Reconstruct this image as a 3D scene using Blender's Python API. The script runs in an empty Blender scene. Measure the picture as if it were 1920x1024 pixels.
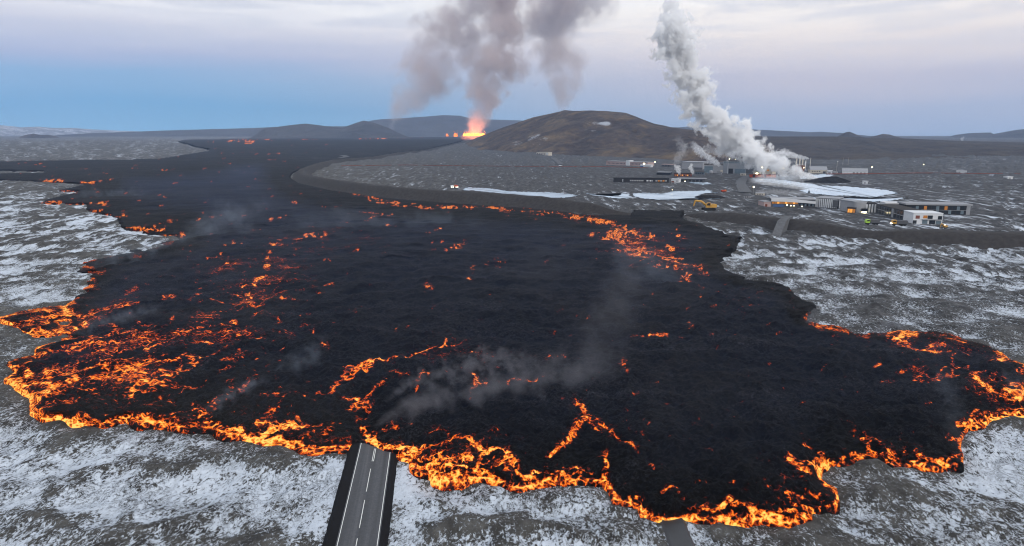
import bpy, math, random
import numpy as np
from mathutils import Vector, Matrix
random.seed(7)
scene = bpy.context.scene
COL = scene.collection
R = math.radians

# ------------------------------------------------------------------ camera, sky, sun, exposure
CAM_H, FPX, HORIZON = 72.0, 1280.0, 254.0
PITCH = math.atan((512.0 - HORIZON) / FPX)
cam_data = bpy.data.cameras.new("camera"); cam = bpy.data.objects.new("camera", cam_data); COL.objects.link(cam)
cam_data.sensor_width = 36; cam_data.lens = 24; cam_data.clip_start = 1; cam_data.clip_end = 200000
cam.location = (0, 0, CAM_H); cam.rotation_euler = (math.pi / 2 - PITCH, 0, 0)
scene.camera = cam

world = bpy.data.worlds.new("World"); scene.world = world; world.use_nodes = True
wt = world.node_tree; wt.nodes.clear()

class NT:
    """tiny helper that adds nodes to a tree"""
    def __init__(s, t): s.t = t
    def n(s, typ, ins=None, **props):
        nd = s.t.nodes.new(typ)
        for k, v in props.items(): setattr(nd, k, v)
        for k, v in (ins or {}).items():
            i = nd.inputs[k]
            if hasattr(v, "is_output"): s.t.links.new(v, i)
            else: i.default_value = v
        return nd
    def m(s, op, a, b=None, c=None, clamp=False):
        nd = s.t.nodes.new("ShaderNodeMath"); nd.operation = op; nd.use_clamp = clamp
        for k, v in enumerate((a, b, c)):
            if v is None: continue
            if hasattr(v, "is_output"): s.t.links.new(v, nd.inputs[k])
            else: nd.inputs[k].default_value = v
        return nd.outputs[0]
    def noise(s, vec, scale, detail=4, rough=.55, dist=0.0):
        return s.n("ShaderNodeTexNoise", {"Vector": vec, "Scale": scale, "Detail": detail, "Roughness": rough, "Distortion": dist}).outputs[0]
    def ss(s, v, a, b):
        nd = s.n("ShaderNodeMapRange", {"Value": v, "From Min": a, "From Max": b}, interpolation_type='SMOOTHSTEP'); return nd.outputs[0]
    def mix(s, f, a, b):
        nd = s.t.nodes.new("ShaderNodeMix"); nd.data_type = 'RGBA'
        for k, v in ((0, f), (6, a), (7, b)):
            if hasattr(v, "is_output"): s.t.links.new(v, nd.inputs[k])
            elif k == 0: nd.inputs[0].default_value = v
            else: nd.inputs[k].default_value = (*v[:3], 1)
        return nd.outputs[2]
    def ramp(s, f, stops, interp='LINEAR'):
        nd = s.t.nodes.new("ShaderNodeValToRGB"); cr = nd.color_ramp; cr.interpolation = interp
        while len(cr.elements) < len(stops): cr.elements.new(0.5)
        for e, (p, c) in zip(cr.elements, stops): e.position = p
        for e, (p, c) in zip(cr.elements, stops): e.color = c if len(c) == 4 else (*c, 1)
        s.t.links.new(f, nd.inputs[0]); return nd
    def attr(s, name): return s.n("ShaderNodeAttribute", attribute_name=name)
    def mapping(s, vec, scale=(1, 1, 1), rot=(0, 0, 0)):
        return s.n("ShaderNodeMapping", {"Vector": vec, "Scale": scale, "Rotation": rot}).outputs[0]

def lin(r, g, b):
    f = lambda c: (c / 255 / 12.92) if c <= 10 else ((c / 255 + .055) / 1.055) ** 2.4
    return (f(r), f(g), f(b))

SUN_EL, SUN_AZ = R(16), R(140)          # azimuth clockwise from +Y: behind the camera, to the right
w = NT(wt)
tc = w.n("ShaderNodeTexCoord")
sep = w.n("ShaderNodeSeparateXYZ", {0: tc.outputs["Generated"]})
zz = w.m('ADD', sep.outputs[2], 0.0)
wv = w.mapping(tc.outputs["Generated"], scale=(3, 3, 30))
wn = w.noise(wv, 1.2, 5, .5, .3)
zj = w.m('ADD', zz, w.m('MULTIPLY', w.m('SUBTRACT', wn, .5), .035))
zr = w.m('DIVIDE', zj, 0.6, clamp=True)
def st(lst): return [(z / .6, lin(*c)) for z, c in lst]
left = w.ramp(zr, st([(0, (96, 142, 170)), (.035, (72, 128, 162)), (.07, (98, 136, 164)), (.10, (140, 145, 164)), (.135, (178, 175, 179)), (.165, (200, 198, 196)), (.21, (195, 197, 199)), (.36, (206, 208, 212)), (.6, (216, 220, 226))]))
right = w.ramp(zr, st([(0, (120, 136, 156)), (.035, (142, 145, 156)), (.07, (168, 158, 158)), (.10, (193, 180, 170)), (.135, (209, 197, 184)), (.165, (213, 206, 196)), (.21, (197, 198, 200)), (.36, (206, 208, 212)), (.6, (216, 220, 226))]))
side = w.ss(sep.outputs[0], -.5, .45)
dusk = w.mix(side, left.outputs[0], right.outputs[0])
# thin grey stratus sheets high in the sky
cv = w.mapping(tc.outputs["Generated"], scale=(2.2, 2.2, 22), rot=(0, .03, 0))
cn = w.noise(cv, 2.3, 6, .55, .6)
cl = w.m('MULTIPLY', w.ss(cn, .44, .66), w.ss(zz, .07, .17))
dusk = w.mix(w.m('MULTIPLY', cl, .55), dusk, lin(160, 162, 170))
sky = w.n("ShaderNodeTexSky", sky_type='NISHITA', sun_disc=False, sun_elevation=SUN_EL, sun_rotation=SUN_AZ, air_density=1.0, dust_density=2.0)
bg1 = w.n("ShaderNodeBackground", {0: sky.outputs[0], 1: .05})
bg2 = w.n("ShaderNodeBackground", {0: dusk, 1: 1.42})
mixs = w.n("ShaderNodeMixShader", {0: .95}); wt.links.new(bg1.outputs[0], mixs.inputs[1]); wt.links.new(bg2.outputs[0], mixs.inputs[2])
wout = w.n("ShaderNodeOutputWorld", {0: mixs.outputs[0]})

sun_l = bpy.data.lights.new("sun", 'SUN'); sun_l.energy = 1.2; sun_l.angle = R(12); sun_l.color = (1, .95, .88)
sun = bpy.data.objects.new("sun", sun_l); COL.objects.link(sun)
sd_ = Vector((math.sin(SUN_AZ) * math.cos(SUN_EL), math.cos(SUN_AZ) * math.cos(SUN_EL), math.sin(SUN_EL)))
sun.rotation_euler = (-sd_).to_track_quat('-Z', 'Y').to_euler()

vs = scene.view_settings
vs.view_transform = 'Standard'; vs.look = 'None'; vs.exposure = 0.42; vs.gamma = 1; vs.use_curve_mapping = False
cy = scene.cycles
cy.max_bounces = 6; cy.diffuse_bounces = 2; cy.glossy_bounces = 2; cy.volume_bounces = 5; cy.transparent_max_bounces = 8
cy.volume_max_steps = 256; cy.use_adaptive_sampling = True; cy.adaptive_threshold = .02
cy.sample_clamp_indirect = 6; cy.filter_width = 1.1

# ------------------------------------------------------------------ where things stand
cp, sp_ = math.cos(PITCH), math.sin(PITCH)
def ray(px, py):
    x, v = (px - 960) / FPX, (py - 512) / FPX
    return np.array([x, cp - v * sp_, -(sp_ + v * cp)])       # depth along the optical axis = 1
DT = np.concatenate([np.linspace(20, 2000, 600), np.geomspace(2003, 70000, 900)])
def smooth(t): t = np.clip(t, 0, 1); return t * t * (3 - 2 * t)
def zbase(D): return 40 * smooth((D - 2000) / 3000) + 28 * smooth((D - 5000) / 6000)   # the plain rises gently far away
VT = CAM_H - zbase(DT)
VT = np.arctan(VT / DT)                                        # angle below the horizontal
def dist_of(px, py):
    """horizontal distance at which the sight line through a pixel meets the plain"""
    x, v = (px - 960) / FPX, (py - 512) / FPX
    hy = cp - v * sp_; dn = sp_ + v * cp
    ang = np.arctan2(dn, np.sqrt(hy * hy + x * x))
    return np.interp(-ang, -VT, DT)
def G(px, py):
    x, v = (px - 960) / FPX, (py - 512) / FPX
    D = float(dist_of(px, py)); h = np.array([x, cp - v * sp_]); h /= np.linalg.norm(h)
    return Vector((h[0] * D, h[1] * D, float(zbase(D))))
def at(px, py, D):
    """point on the sight line at horizontal distance D"""
    r = ray(px, py); k = D / math.hypot(r[0], r[1]); return Vector((r[0] * k, r[1] * k, CAM_H + r[2] * k))
def mpp(p):
    """metres per pixel (1920 wide) at a point"""
    return (p[1] * cp - (p[2] - CAM_H) * sp_) / FPX

# ------------------------------------------------------------------ numeric noise
def vnoise(x, y, seed):
    xi, yi = np.floor(x), np.floor(y); fx, fy = x - xi, y - yi
    xi = xi.astype(np.int64); yi = yi.astype(np.int64)
    def h(a, b):
        k = (a * 374761393 + b * 668265263 + seed * 974634777) & 0xffffffff
        k = ((k ^ (k >> 13)) * 1274126177) & 0xffffffff; k = k ^ (k >> 16)
        return (k & 0xffff).astype(np.float32) / 32767.5 - 1
    sx, sy = fx * fx * fx * (fx * (fx * 6 - 15) + 10), fy * fy * fy * (fy * (fy * 6 - 15) + 10)
    a, b, c, d = h(xi, yi), h(xi + 1, yi), h(xi, yi + 1), h(xi + 1, yi + 1)
    return (a + (b - a) * sx) * (1 - sy) + (c + (d - c) * sx) * sy
def fbm(x, y, wl, octs, seed, gain=.5, spacing=None):
    out, amp = 0, 1.0; ca, sa = math.cos(.6), math.sin(.6)
    for k in range(octs):
        n = vnoise(x / wl, y / wl, seed + k * 17)
        if spacing is not None: n = n * np.clip(wl / (1.5 * spacing) - .5, 0, 1)
        out = out + n * amp; amp *= gain; wl *= .5; x, y = ca * x - sa * y + 13.7, sa * x + ca * y + 5.1
    return out

# ------------------------------------------------------------------ objects
def tag(o, label=None, cat=None, group=None, kind=None):
    if label: o["label"] = label
    if cat: o["category"] = cat
    if group: o["group"] = group
    if kind: o["kind"] = kind
    return o
def link(name, me, mat=None, parent=None):
    o = bpy.data.objects.new(name, me); COL.objects.link(o)
    if mat: me.materials.append(mat)
    if parent: o.parent = parent
    return o
def mesh_np(name, V, F, mat=None, parent=None, smooth_=True, attrs=None):
    """V: n x 3, F: m x 4 (or m x 3)"""
    me = bpy.data.meshes.new(name); n, k = len(F), F.shape[1]
    me.vertices.add(len(V)); me.vertices.foreach_set("co", np.ascontiguousarray(V, np.float32).ravel())
    me.loops.add(n * k); me.loops.foreach_set("vertex_index", np.ascontiguousarray(F, np.int32).ravel())
    me.polygons.add(n); me.polygons.foreach_set("loop_start", np.arange(0, n * k, k, dtype=np.int32))
    me.polygons.foreach_set("use_smooth", np.full(n, smooth_))
    for a, d in (attrs or {}).items():
        at_ = me.attributes.new(a, 'FLOAT', 'POINT'); at_.data.foreach_set("value", np.ascontiguousarray(d, np.float32))
    me.update(); me.validate()
    return link(name, me, mat, parent)
def mesh_py(name, V, F, mat=None, parent=None, smooth_=False):
    me = bpy.data.meshes.new(name); me.from_pydata([tuple(v) for v in V], [], F); me.update()
    if smooth_:
        for p in me.polygons: p.use_smooth = True
    return link(name, me, mat, parent)
class MB:
    """collects boxes, prisms and tubes into one mesh"""
    def __init__(s): s.V, s.F = [], []
    def box(s, x0, x1, y0, y1, z0, z1, M=None):
        b = len(s.V)
        for z in (z0, z1):
            for x, y in ((x0, y0), (x1, y0), (x1, y1), (x0, y1)):
                v = Vector((x, y, z)); s.V.append(M @ v if M else v)
        s.F += [tuple(b + i for i in f) for f in ((3, 2, 1, 0), (4, 5, 6, 7), (0, 1, 5, 4), (1, 2, 6, 5), (2, 3, 7, 6), (3, 0, 4, 7))]
        return s
    def prism(s, pts, y0, y1):
        """outline in the x-z plane, extruded along y"""
        b, n = len(s.V), len(pts)
        s.V += [Vector((x, y0, z)) for x, z in pts] + [Vector((x, y1, z)) for x, z in pts]
        s.F += [tuple(range(b, b + n)), tuple(range(b + 2 * n - 1, b + n - 1, -1))]
        s.F += [(b + i, b + n + i, b + n + (i + 1) % n, b + (i + 1) % n) for i in range(n)]
        return s
    def flat(s, pts, z0, z1):
        b, n = len(s.V), len(pts)
        s.V += [Vector((x, y, z0)) for x, y in pts] + [Vector((x, y, z1)) for x, y in pts]
        s.F += [tuple(range(b + n - 1, b - 1, -1)), tuple(range(b + n, b + 2 * n))]
        s.F += [(b + i, b + (i + 1) % n, b + n + (i + 1) % n, b + n + i) for i in range(n)]
        return s
    def tube(s, p, q, r0, r1=None, n=8):
        r1 = r0 if r1 is None else r1
        p, q = Vector(p), Vector(q); d = (q - p).normalized(); a = d.orthogonal().normalized(); c = d.cross(a); b = len(s.V)
        for o, r in ((p, r0), (q, r1)):
            s.V += [o + (a * math.cos(2 * math.pi * i / n) + c * math.sin(2 * math.pi * i / n)) * r for i in range(n)]
        s.F += [(b + i, b + (i + 1) % n, b + n + (i + 1) % n, b + n + i) for i in range(n)]
        s.F += [tuple(range(b + n - 1, b - 1, -1)), tuple(range(b + n, b + 2 * n))]
        return s
    def build(s, name, mat, parent=None, smooth_=False): return mesh_py(name, s.V, s.F, mat, parent, smooth_)
def empty(name, loc, rz=0, label=None, cat=None, group=None):
    o = bpy.data.objects.new(name, None); COL.objects.link(o); o.location = loc; o.rotation_euler = (0, 0, rz)
    return tag(o, label, cat, group)

# ------------------------------------------------------------------ materials
def mat_new(name):
    m = bpy.data.materials.new(name); m.use_nodes = True; t = m.node_tree; t.nodes.clear()
    return m, NT(t), t.nodes.new("ShaderNodeOutputMaterial")
def simple(name, col, rough=.7, var=.25, scale=.6, metal=0.0):
    m, k, out = mat_new(name)
    pos = k.n("ShaderNodeTexCoord").outputs["Object"]
    nz = k.noise(pos, scale, 5, .6)
    c = k.mix(nz, [x * (1 - var) for x in col], [min(1, x * (1 + var)) for x in col])
    b = k.n("ShaderNodeBsdfPrincipled", {"Base Color": c, "Roughness": rough, "Metallic": metal, "Specular IOR Level": .5 if rough < .6 else .12})
    k.t.links.new(b.outputs[0], out.inputs[0]); return m
def glow(name, col, strength):
    m, k, out = mat_new(name)
    e = k.n("ShaderNodeEmission", {0: (*col, 1), 1: strength}); k.t.links.new(e.outputs[0], out.inputs[0]); return m

def ground_mat():
    m, k, out = mat_new("snowy_moss_lava")
    pos = k.n("ShaderNodeNewGeometry").outputs["Position"]
    snowk, dark, hol, far = (k.attr(a).outputs["Fac"] for a in ("snow", "dark", "hollow", "far"))
    vec = k.mapping(pos, scale=(1, .62, 1), rot=(0, 0, R(-24)))
    n0 = k.noise(pos, .013, 4, .6, .5)
    n1 = k.noise(vec, .055, 5, .62, .8)
    n2 = k.noise(vec, .30, 8, .70, .9)
    n3 = k.noise(vec, 1.5, 6, .74, .5)
    # broken lava seen at a low angle: blocks stand up, so relief reads long in depth
    nf = k.noise(k.mapping(pos, scale=(1, .17, 1)), .11, 7, .72, .4)
    nfine = k.n("ShaderNodeMix", {0: far, 2: n3, 3: nf}).outputs[0]
    dvec = k.n("ShaderNodeVectorMath", {0: vec, 1: k.n("ShaderNodeVectorMath", {0: k.n("ShaderNodeTexNoise", {"Vector": vec, "Scale": .35, "Detail": 4.0}).outputs[1], "Scale": 3.2}, operation='SCALE').outputs[0]}, operation='ADD').outputs[0]
    hum = k.n("ShaderNodeTexVoronoi", {"Vector": dvec, "Scale": .27}, feature='F1').outputs[0]
    hum = k.m('MULTIPLY', hum, k.m('SUBTRACT', 1, far))
    s = k.m('ADD', k.m('MULTIPLY', n1, .22), k.m('MULTIPLY', n2, .52))
    s = k.m('ADD', s, k.m('MULTIPLY', nfine, k.m('ADD', .98, k.m('MULTIPLY', far, .35))))
    s = k.m('ADD', s, k.m('MULTIPLY', n0, .24))
    s = k.m('ADD', s, k.m('MULTIPLY', k.m('SUBTRACT', hum, .45), .22))
    s = k.m('ADD', s, k.m('MULTIPLY', hol, .14))
    thr = k.m('SUBTRACT', k.m('ADD', 1.395, k.m('MULTIPLY', far, .16)), k.m('MULTIPLY', snowk, .68))
    lev = k.m('SUBTRACT', s, thr)
    snow = k.m('MULTIPLY', k.ss(k.m('ADD', lev, k.m('MULTIPLY', k.m('SUBTRACT', n3, .5), .35)), -.045, .11), .95)
    frost = k.m('MULTIPLY', k.ss(k.m('ADD', k.m('MULTIPLY', nfine, 1.0), k.m('MULTIPLY', lev, .55)), .46, .64), .74)
    frost = k.m('MULTIPLY', frost, k.m('ADD', .3, k.m('MULTIPLY', k.ss(k.m('ADD', n2, k.m('MULTIPLY', hol, .22)), .38, .60), .8)))
    snow = k.m('MAXIMUM', snow, frost)
    # moss, bare lava and black fissures
    mossn = k.m('ADD', k.m('MULTIPLY', k.noise(pos, .16, 6, .65), .62), k.m('MULTIPLY', nfine, .38))
    moss = k.ramp(mossn, [(.32, (.018, .017, .017)), (.45, (.052, .049, .045)), (.56, (.098, .094, .086)), (.70, (.165, .160, .150))]).outputs[0]
    mossd = k.ramp(mossn, [(.36, (.010, .010, .012)), (.46, (.034, .034, .036)), (.54, (.072, .072, .075)), (.66, (.16, .162, .17))]).outputs[0]
    col = k.mix(dark, moss, mossd)
    speck = k.ss(n3, .42, .60)
    col = k.mix(k.m('MULTIPLY', speck, .45), col, k.mix(.62, col, (.02, .019, .019)))
    cr = k.noise(vec, .42, 6, .7, 1.4)
    crack = k.m('MULTIPLY', k.ss(k.m('ABSOLUTE', k.m('SUBTRACT', cr, .5)), .03, .0), k.ss(k.noise(pos, .05, 2, .5), .44, .60))
    pit = k.ss(k.noise(vec, .7, 6, .68, .5), .60, .68)
    hole = k.m('MAXIMUM', crack, k.m('MULTIPLY', pit, .85))
    snow = k.m('MULTIPLY', snow, k.m('SUBTRACT', 1, k.m('MULTIPLY', hole, .75)))
    col = k.mix(hole, col, (.012, .011, .011))
    sc = k.mix(n3, (.44, .49, .56), (.70, .76, .84))
    col = k.mix(snow, col, sc)
    hgt = k.m('ADD', k.m('MULTIPLY', k.m('SUBTRACT', .6, hum), .5), k.m('MULTIPLY', n3, .5))
    hgt = k.m('ADD', hgt, k.m('ADD', k.m('MULTIPLY', cr, .8), k.m('MULTIPLY', snow, .15)))
    bmp = k.n("ShaderNodeBump", {"Height": hgt, "Strength": .9, "Distance": 1.1})
    b = k.n("ShaderNodeBsdfPrincipled", {"Base Color": col, "Roughness": k.m('SUBTRACT', .95, k.m('MULTIPLY', snow, .3)), "Normal": bmp.outputs[0], "Specular IOR Level": .25})
    k.t.links.new(b.outputs[0], out.inputs[0]); return m

def lava_mat():
    m, k, out = mat_new("crusted_lava")
    pos = k.n("ShaderNodeNewGeometry").outputs["Position"]
    heat, sidea = k.attr("glow_level").outputs["Fac"], k.attr("side").outputs["Fac"]
    vl = k.mapping(pos, scale=(.5, 1.25, .9), rot=(0, 0, R(-40)))
    vr = k.mapping(pos, scale=(.9, .75, .9), rot=(0, 0, R(30)))
    nl = k.noise(vl, .80, 10, .73, .8); nr = k.noise(vr, .80, 10, .72, .8)
    mx = k.n("ShaderNodeMix", {0: sidea, 2: nl, 3: nr}); nf = mx.outputs[0]
    mxv = k.mix(sidea, vl, vr)
    vo = k.n("ShaderNodeTexVoronoi", {"Vector": k.n("ShaderNodeVectorMath", {0: pos, 1: k.n("ShaderNodeVectorMath", {0: k.n("ShaderNodeTexNoise", {"Vector": pos, "Scale": .9, "Detail": 4.0}).outputs[1], "Scale": 1.1}, operation='SCALE').outputs[0]}, operation='ADD').outputs[0], "Scale": .62}, feature='DISTANCE_TO_EDGE').outputs[0]
    net = k.ss(vo, .26, .0)
    nz = k.m('ADD', k.m('MULTIPLY', nf, .86), k.m('MULTIPLY', net, .11))
    th = k.m('SUBTRACT', .725, k.m('MULTIPLY', heat, .35))
    lvl = k.m('SUBTRACT', nz, th)
    g = k.ss(lvl, -.01, .235)
    g = k.m('MULTIPLY', g, k.ss(heat, .04, .16))
    tone = k.m('MULTIPLY', g, k.m('ADD', .44, k.m('MULTIPLY', heat, .50)), clamp=True)
    ec = k.ramp(tone, [(0, (0, 0, 0)), (.10, (.06, .004, .001)), (.28, (.36, .036, .003)), (.5, (.85, .13, .008)), (.75, (1.0, .28, .022)), (1, (1.0, .56, .12))]).outputs[0]
    es = k.m('ADD', .66, k.m('MULTIPLY', tone, .38))
    # the rubble itself
    r1 = k.noise(pos, 1.3, 9, .74); r2 = k.noise(vl, .035, 6, .62, 1.5)
    rock = k.ramp(k.m('ADD', k.m('MULTIPLY', r1, .62), k.m('MULTIPLY', r2, .38)), [(.36, (.0015, .0015, .002)), (.47, (.0035, .0034, .004)), (.54, (.010, .0098, .0115)), (.62, (.034, .035, .042)), (.72, (.085, .088, .102))]).outputs[0]
    r3 = k.ss(k.noise(vr, .014, 5, .62, .8), .48, .66)
    rock = k.mix(k.m('MULTIPLY', r3, .55), rock, k.mix(r1, (.006, .0055, .005), (.040, .037, .036)))
    bmp = k.n("ShaderNodeBump", {"Height": r1, "Strength": 1.0, "Distance": 2.2})
    b = k.n("ShaderNodeBsdfPrincipled", {"Base Color": rock, "Roughness": .85, "Specular IOR Level": .08, "Normal": bmp.outputs[0], "Emission Color": ec, "Emission Strength": es})
    k.t.links.new(b.outputs[0], out.inputs[0]); m.cycles.emission_sampling = 'AUTO'; return m

def hill_mat(name, a, b_, c, snow_amt=0.0, sc=.012):
    m, k, out = mat_new(name)
    pos = k.n("ShaderNodeNewGeometry").outputs["Position"]
    n1 = k.noise(pos, sc, 8, .62, .8); n2 = k.noise(pos, sc * 4, 8, .65, .4)
    col = k.ramp(k.m('ADD', k.m('MULTIPLY', n1, .6), k.m('MULTIPLY', n2, .4)), [(.34, a), (.48, b_), (.66, c)]).outputs[0]
    patch = k.attr("patch").outputs["Fac"]
    sn = k.ss(k.m('ADD', k.m('ADD', n2, k.m('MULTIPLY', patch, .5)), snow_amt), .70, .92)
    col = k.mix(sn, col, (.36, .38, .42))
    bmp = k.n("ShaderNodeBump", {"Height": k.m('ADD', n1, n2), "Strength": .9, "Distance": 30.0})
    b = k.n("ShaderNodeBsdfPrincipled", {"Base Color": col, "Roughness": .95, "Specular IOR Level": .1, "Normal": bmp.outputs[0]})
    k.t.links.new(b.outputs[0], out.inputs[0]); return m

M = {}
M['ground'] = ground_mat(); M['lava'] = lava_mat()
M['asphalt'] = simple("asphalt", (.062, .064, .070), .8, .16, .35)
M['shoulder'] = simple("gravel_shoulder", (.008, .008, .0095), .95, .5, 2.0)
M['paint'] = simple("road_paint", (.62, .62, .60), .7, .12, 1.5)
M['wet'] = simple("wet_track", (.022, .023, .026), .55, .4, .6)
M['track'] = simple("gravel_track", (.092, .094, .10), .9, .55, .3)
M['berm'] = simple("berm_gravel", (.036, .033, .032), .95, .75, .3)
M['berm_crest'] = simple("berm_crest_gravel", (.10, .092, .084), .95, .3, .05)
M['pool'] = simple("milky_water", (.43, .54, .65), .25, .18, .03)
M['steel'] = simple("grey_cladding", (.20, .215, .235), .55, .12, .2)
M['teal'] = simple("teal_glazing", (.10, .14, .17), .35, .25, .3)
M['cream'] = simple("cream_wall", (.46, .42, .36), .7, .1, .2)
M['white'] = simple("white_render", (.54, .55, .57), .6, .06, .3)
M['conc'] = simple("pale_concrete", (.25, .255, .27), .75, .15, .3)
M['dconc'] = simple("dark_concrete", (.085, .087, .095), .8, .25, .3)
M['black'] = simple("black_basalt", (.022, .022, .024), .8, .3, .4)
M['roof'] = simple("moss_roof", (.035, .032, .031), .9, .4, .3)
M['rose'] = simple("rose_wall", (.36, .27, .26), .8, .12, .2)
M['red'] = simple("red_paint", (.42, .06, .03), .6, .2, .5)
M['rust'] = simple("rust_pipe", (.16, .055, .04), .8, .3, .5)
M['yellow'] = simple("yellow_paint", (.44, .23, .025), .5, .15, .6)
M['lime'] = simple("lime_paint", (.30, .50, .04), .5, .15, .6)
M['orange'] = simple("orange_paint", (.60, .16, .02), .5, .15, .6)
M['metal'] = simple("galvanised_steel", (.30, .29, .27), .5, .2, .5)
M['rubber'] = simple("track_rubber", (.02, .02, .02), .9, .3, 2)
M['glass'] = simple("dark_glass", (.018, .022, .028), .15, .4, .3)
M['blue'] = simple("blue_panel", (.04, .09, .22), .5, .2, .4)
M['amber'] = glow("amber_window", (1.0, .42, .08), .75)
M['amber2'] = glow("dim_amber_window", (1.0, .40, .10), .28)
M['lamp'] = glow("lamp_glow", (1.0, .86, .50), 9.0)
M['head'] = glow("headlight_glow", (1.0, .93, .75), 7.0)

# ------------------------------------------------------------------ the plain, one sheet denser towards the camera
U = np.arange(-430, 2352, 1.75); Vv = np.arange(256.2, 1215, 1.45)
UU, VV = np.meshgrid(U, Vv)
x_, v_ = (UU - 960) / FPX, (VV - 512) / FPX
hy_ = cp - v_ * sp_; hl = np.sqrt(x_ * x_ + hy_ * hy_)
DD = np.interp(-np.arctan2(sp_ + v_ * cp, hl), -VT, DT)
GX, GY = x_ / hl * DD, hy_ / hl * DD
GB = zbase(DD)
spac = np.maximum(np.abs(np.gradient(DD, axis=0)), DD / FPX * 1.75)
MPX = DD / FPX
Rr, Cc = UU.shape

def seg_dist(px, py, pts):
    best = np.full(px.shape, 1e9, np.float32)
    for (x0, y0), (x1, y1) in zip(pts[:-1], pts[1:]):
        dx, dy = x1 - x0, y1 - y0; L = dx * dx + dy * dy + 1e-9
        t = np.clip(((px - x0) * dx + (py - y0) * dy) / L, 0, 1)
        best = np.minimum(best, (px - x0 - t * dx) ** 2 + (py - y0 - t * dy) ** 2)
    return np.sqrt(best)
def inside(px, py, poly):
    r = np.zeros(px.shape, bool); n = len(poly)
    for i in range(n):
        (x0, y0), (x1, y1) = poly[i], poly[(i + 1) % n]
        if y0 == y1: continue
        c = ((y0 > py) != (y1 > py)); r ^= c & (px < (x1 - x0) * (py - y0) / (y1 - y0) + x0)
    return r
def sdist(px, py, poly):
    d = seg_dist(px, py, poly + poly[:1]); return np.where(inside(px, py, poly), d, -d)
def half(f):
    """evaluate f(u, v) on every second sample, then interpolate"""
    a = f(UU[::2, ::2], VV[::2, ::2]).astype(np.float32)
    rows, cols = np.arange(Rr) / 2, np.arange(Cc) / 2
    r0 = np.minimum(rows.astype(int), a.shape[0] - 1); r1 = np.minimum(r0 + 1, a.shape[0] - 1); fr = (rows - r0)[:, None]
    c0 = np.minimum(cols.astype(int), a.shape[1] - 1); c1 = np.minimum(c0 + 1, a.shape[1] - 1); fc = (cols - c0)[None]
    return (a[r0][:, c0] * (1 - fr) + a[r1][:, c0] * fr) * (1 - fc) + (a[r0][:, c1] * (1 - fr) + a[r1][:, c1] * fr) * fc

LAVA = [(-60,300),(0,302),(100,300),(230,299),(300,297),(400,281),(372,277),(350,270),(330,266),(345,262),(420,260.5),(480,259),(640,258.5),(760,257.5),(830,257),(885,257.5),
 (860,267),(823,276),(793,283),(741,288),(686,298),(615,304),(577,314),(549,325),(544,333),(560,343),(618,356),(713,370),(823,379),(920,385),(1025,392),(1083,401),(1181,403),(1190,393),(1283,394),(1280,408),
 (1323,423),(1357,437),(1393,443),(1383,460),(1377,473),(1347,490),(1357,503),(1383,517),(1413,523),(1453,533),(1480,538),(1493,557),(1520,567),(1528,577),(1512,590),(1513,600),(1540,607),(1580,617),(1620,627),(1650,627),(1680,622),(1723,622),(1770,627),(1800,633),(1847,647),(1877,663),(1920,683),(2000,705),(2120,700),
 (2200,740),(2080,775),(1990,790),(1920,787),(1861,787),(1848,799),(1817,803),(1801,824),(1801,848),(1804,871),(1777,876),(1733,876),(1713,868),(1673,871),(1660,865),(1639,853),(1619,858),(1599,865),(1555,868),(1542,878),(1541,895),(1554,908),(1568,917),(1569,942),(1551,949),(1524,955),(1521,972),(1504,976),(1480,984),(1447,979),(1420,976),(1393,982),(1363,981),(1349,974),(1316,976),(1285,972),(1265,979),(1245,981),(1228,976),(1202,965),(1198,950),(1178,944),(1151,942),(1138,915),(1131,903),(1084,903),(1044,905),(1010,912),(980,918),(950,913),(927,903),(906,895),(886,897),(866,907),(836,903),(812,900),(809,888),(785,890),(769,881),(765,868),(752,866),(732,860),(715,854),(701,845),(675,838),(648,844),(601,848),(554,843),(537,836),(497,834),(463,828),(450,818),(416,811),(396,799),(353,801),(302,797),(262,791),(235,784),(215,789),(185,797),(161,797),(134,799),(114,789),(81,789),(55,774),(54,747),(30,733),(10,713),(33,700),(15,683),(40,675),(67,668),(67,653),(100,640),(133,629),(87,627),(60,630),(43,624),(38,613),(0,602),(-40,598),(-30,590),(0,592),(83,577),(123,575),(143,557),(167,550),(153,543),(173,528),(148,530),(175,515),(147,510),(153,503),(177,490),(150,492),(197,482),(277,465),(313,457),(290,460),(343,444),(312,444),(295,436),(252,432),(232,429),(224,417),(219,407),(200,403),(175,397),(161,393),(164,384),(131,384),(74,382),(90,373),(142,361),(149,359),(101,358),(164,345),(190,342),(150,345),(75,342),(0,338),(-60,338)]
ISLANDS = [[(-60,321),(20,320.5),(85,322),(80,324),(-60,325)], [(103,603),(118,599),(133,600),(128,609),(112,611)]]
sdp = half(lambda a, b: sdist(a, b, LAVA))
for isl in ISLANDS: sdp = np.minimum(sdp, -half(lambda a, b: sdist(a, b, isl)))
sdm = sdp * MPX * 1.6                                     # about metres from the lava's rim
sdm = sdm + fbm(GX, GY, 9, 4, 3, .55, spac) * np.clip(MPX * 11, .4, 6) * .55
lift = smooth((sdm + .2) / 5.0)

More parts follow.
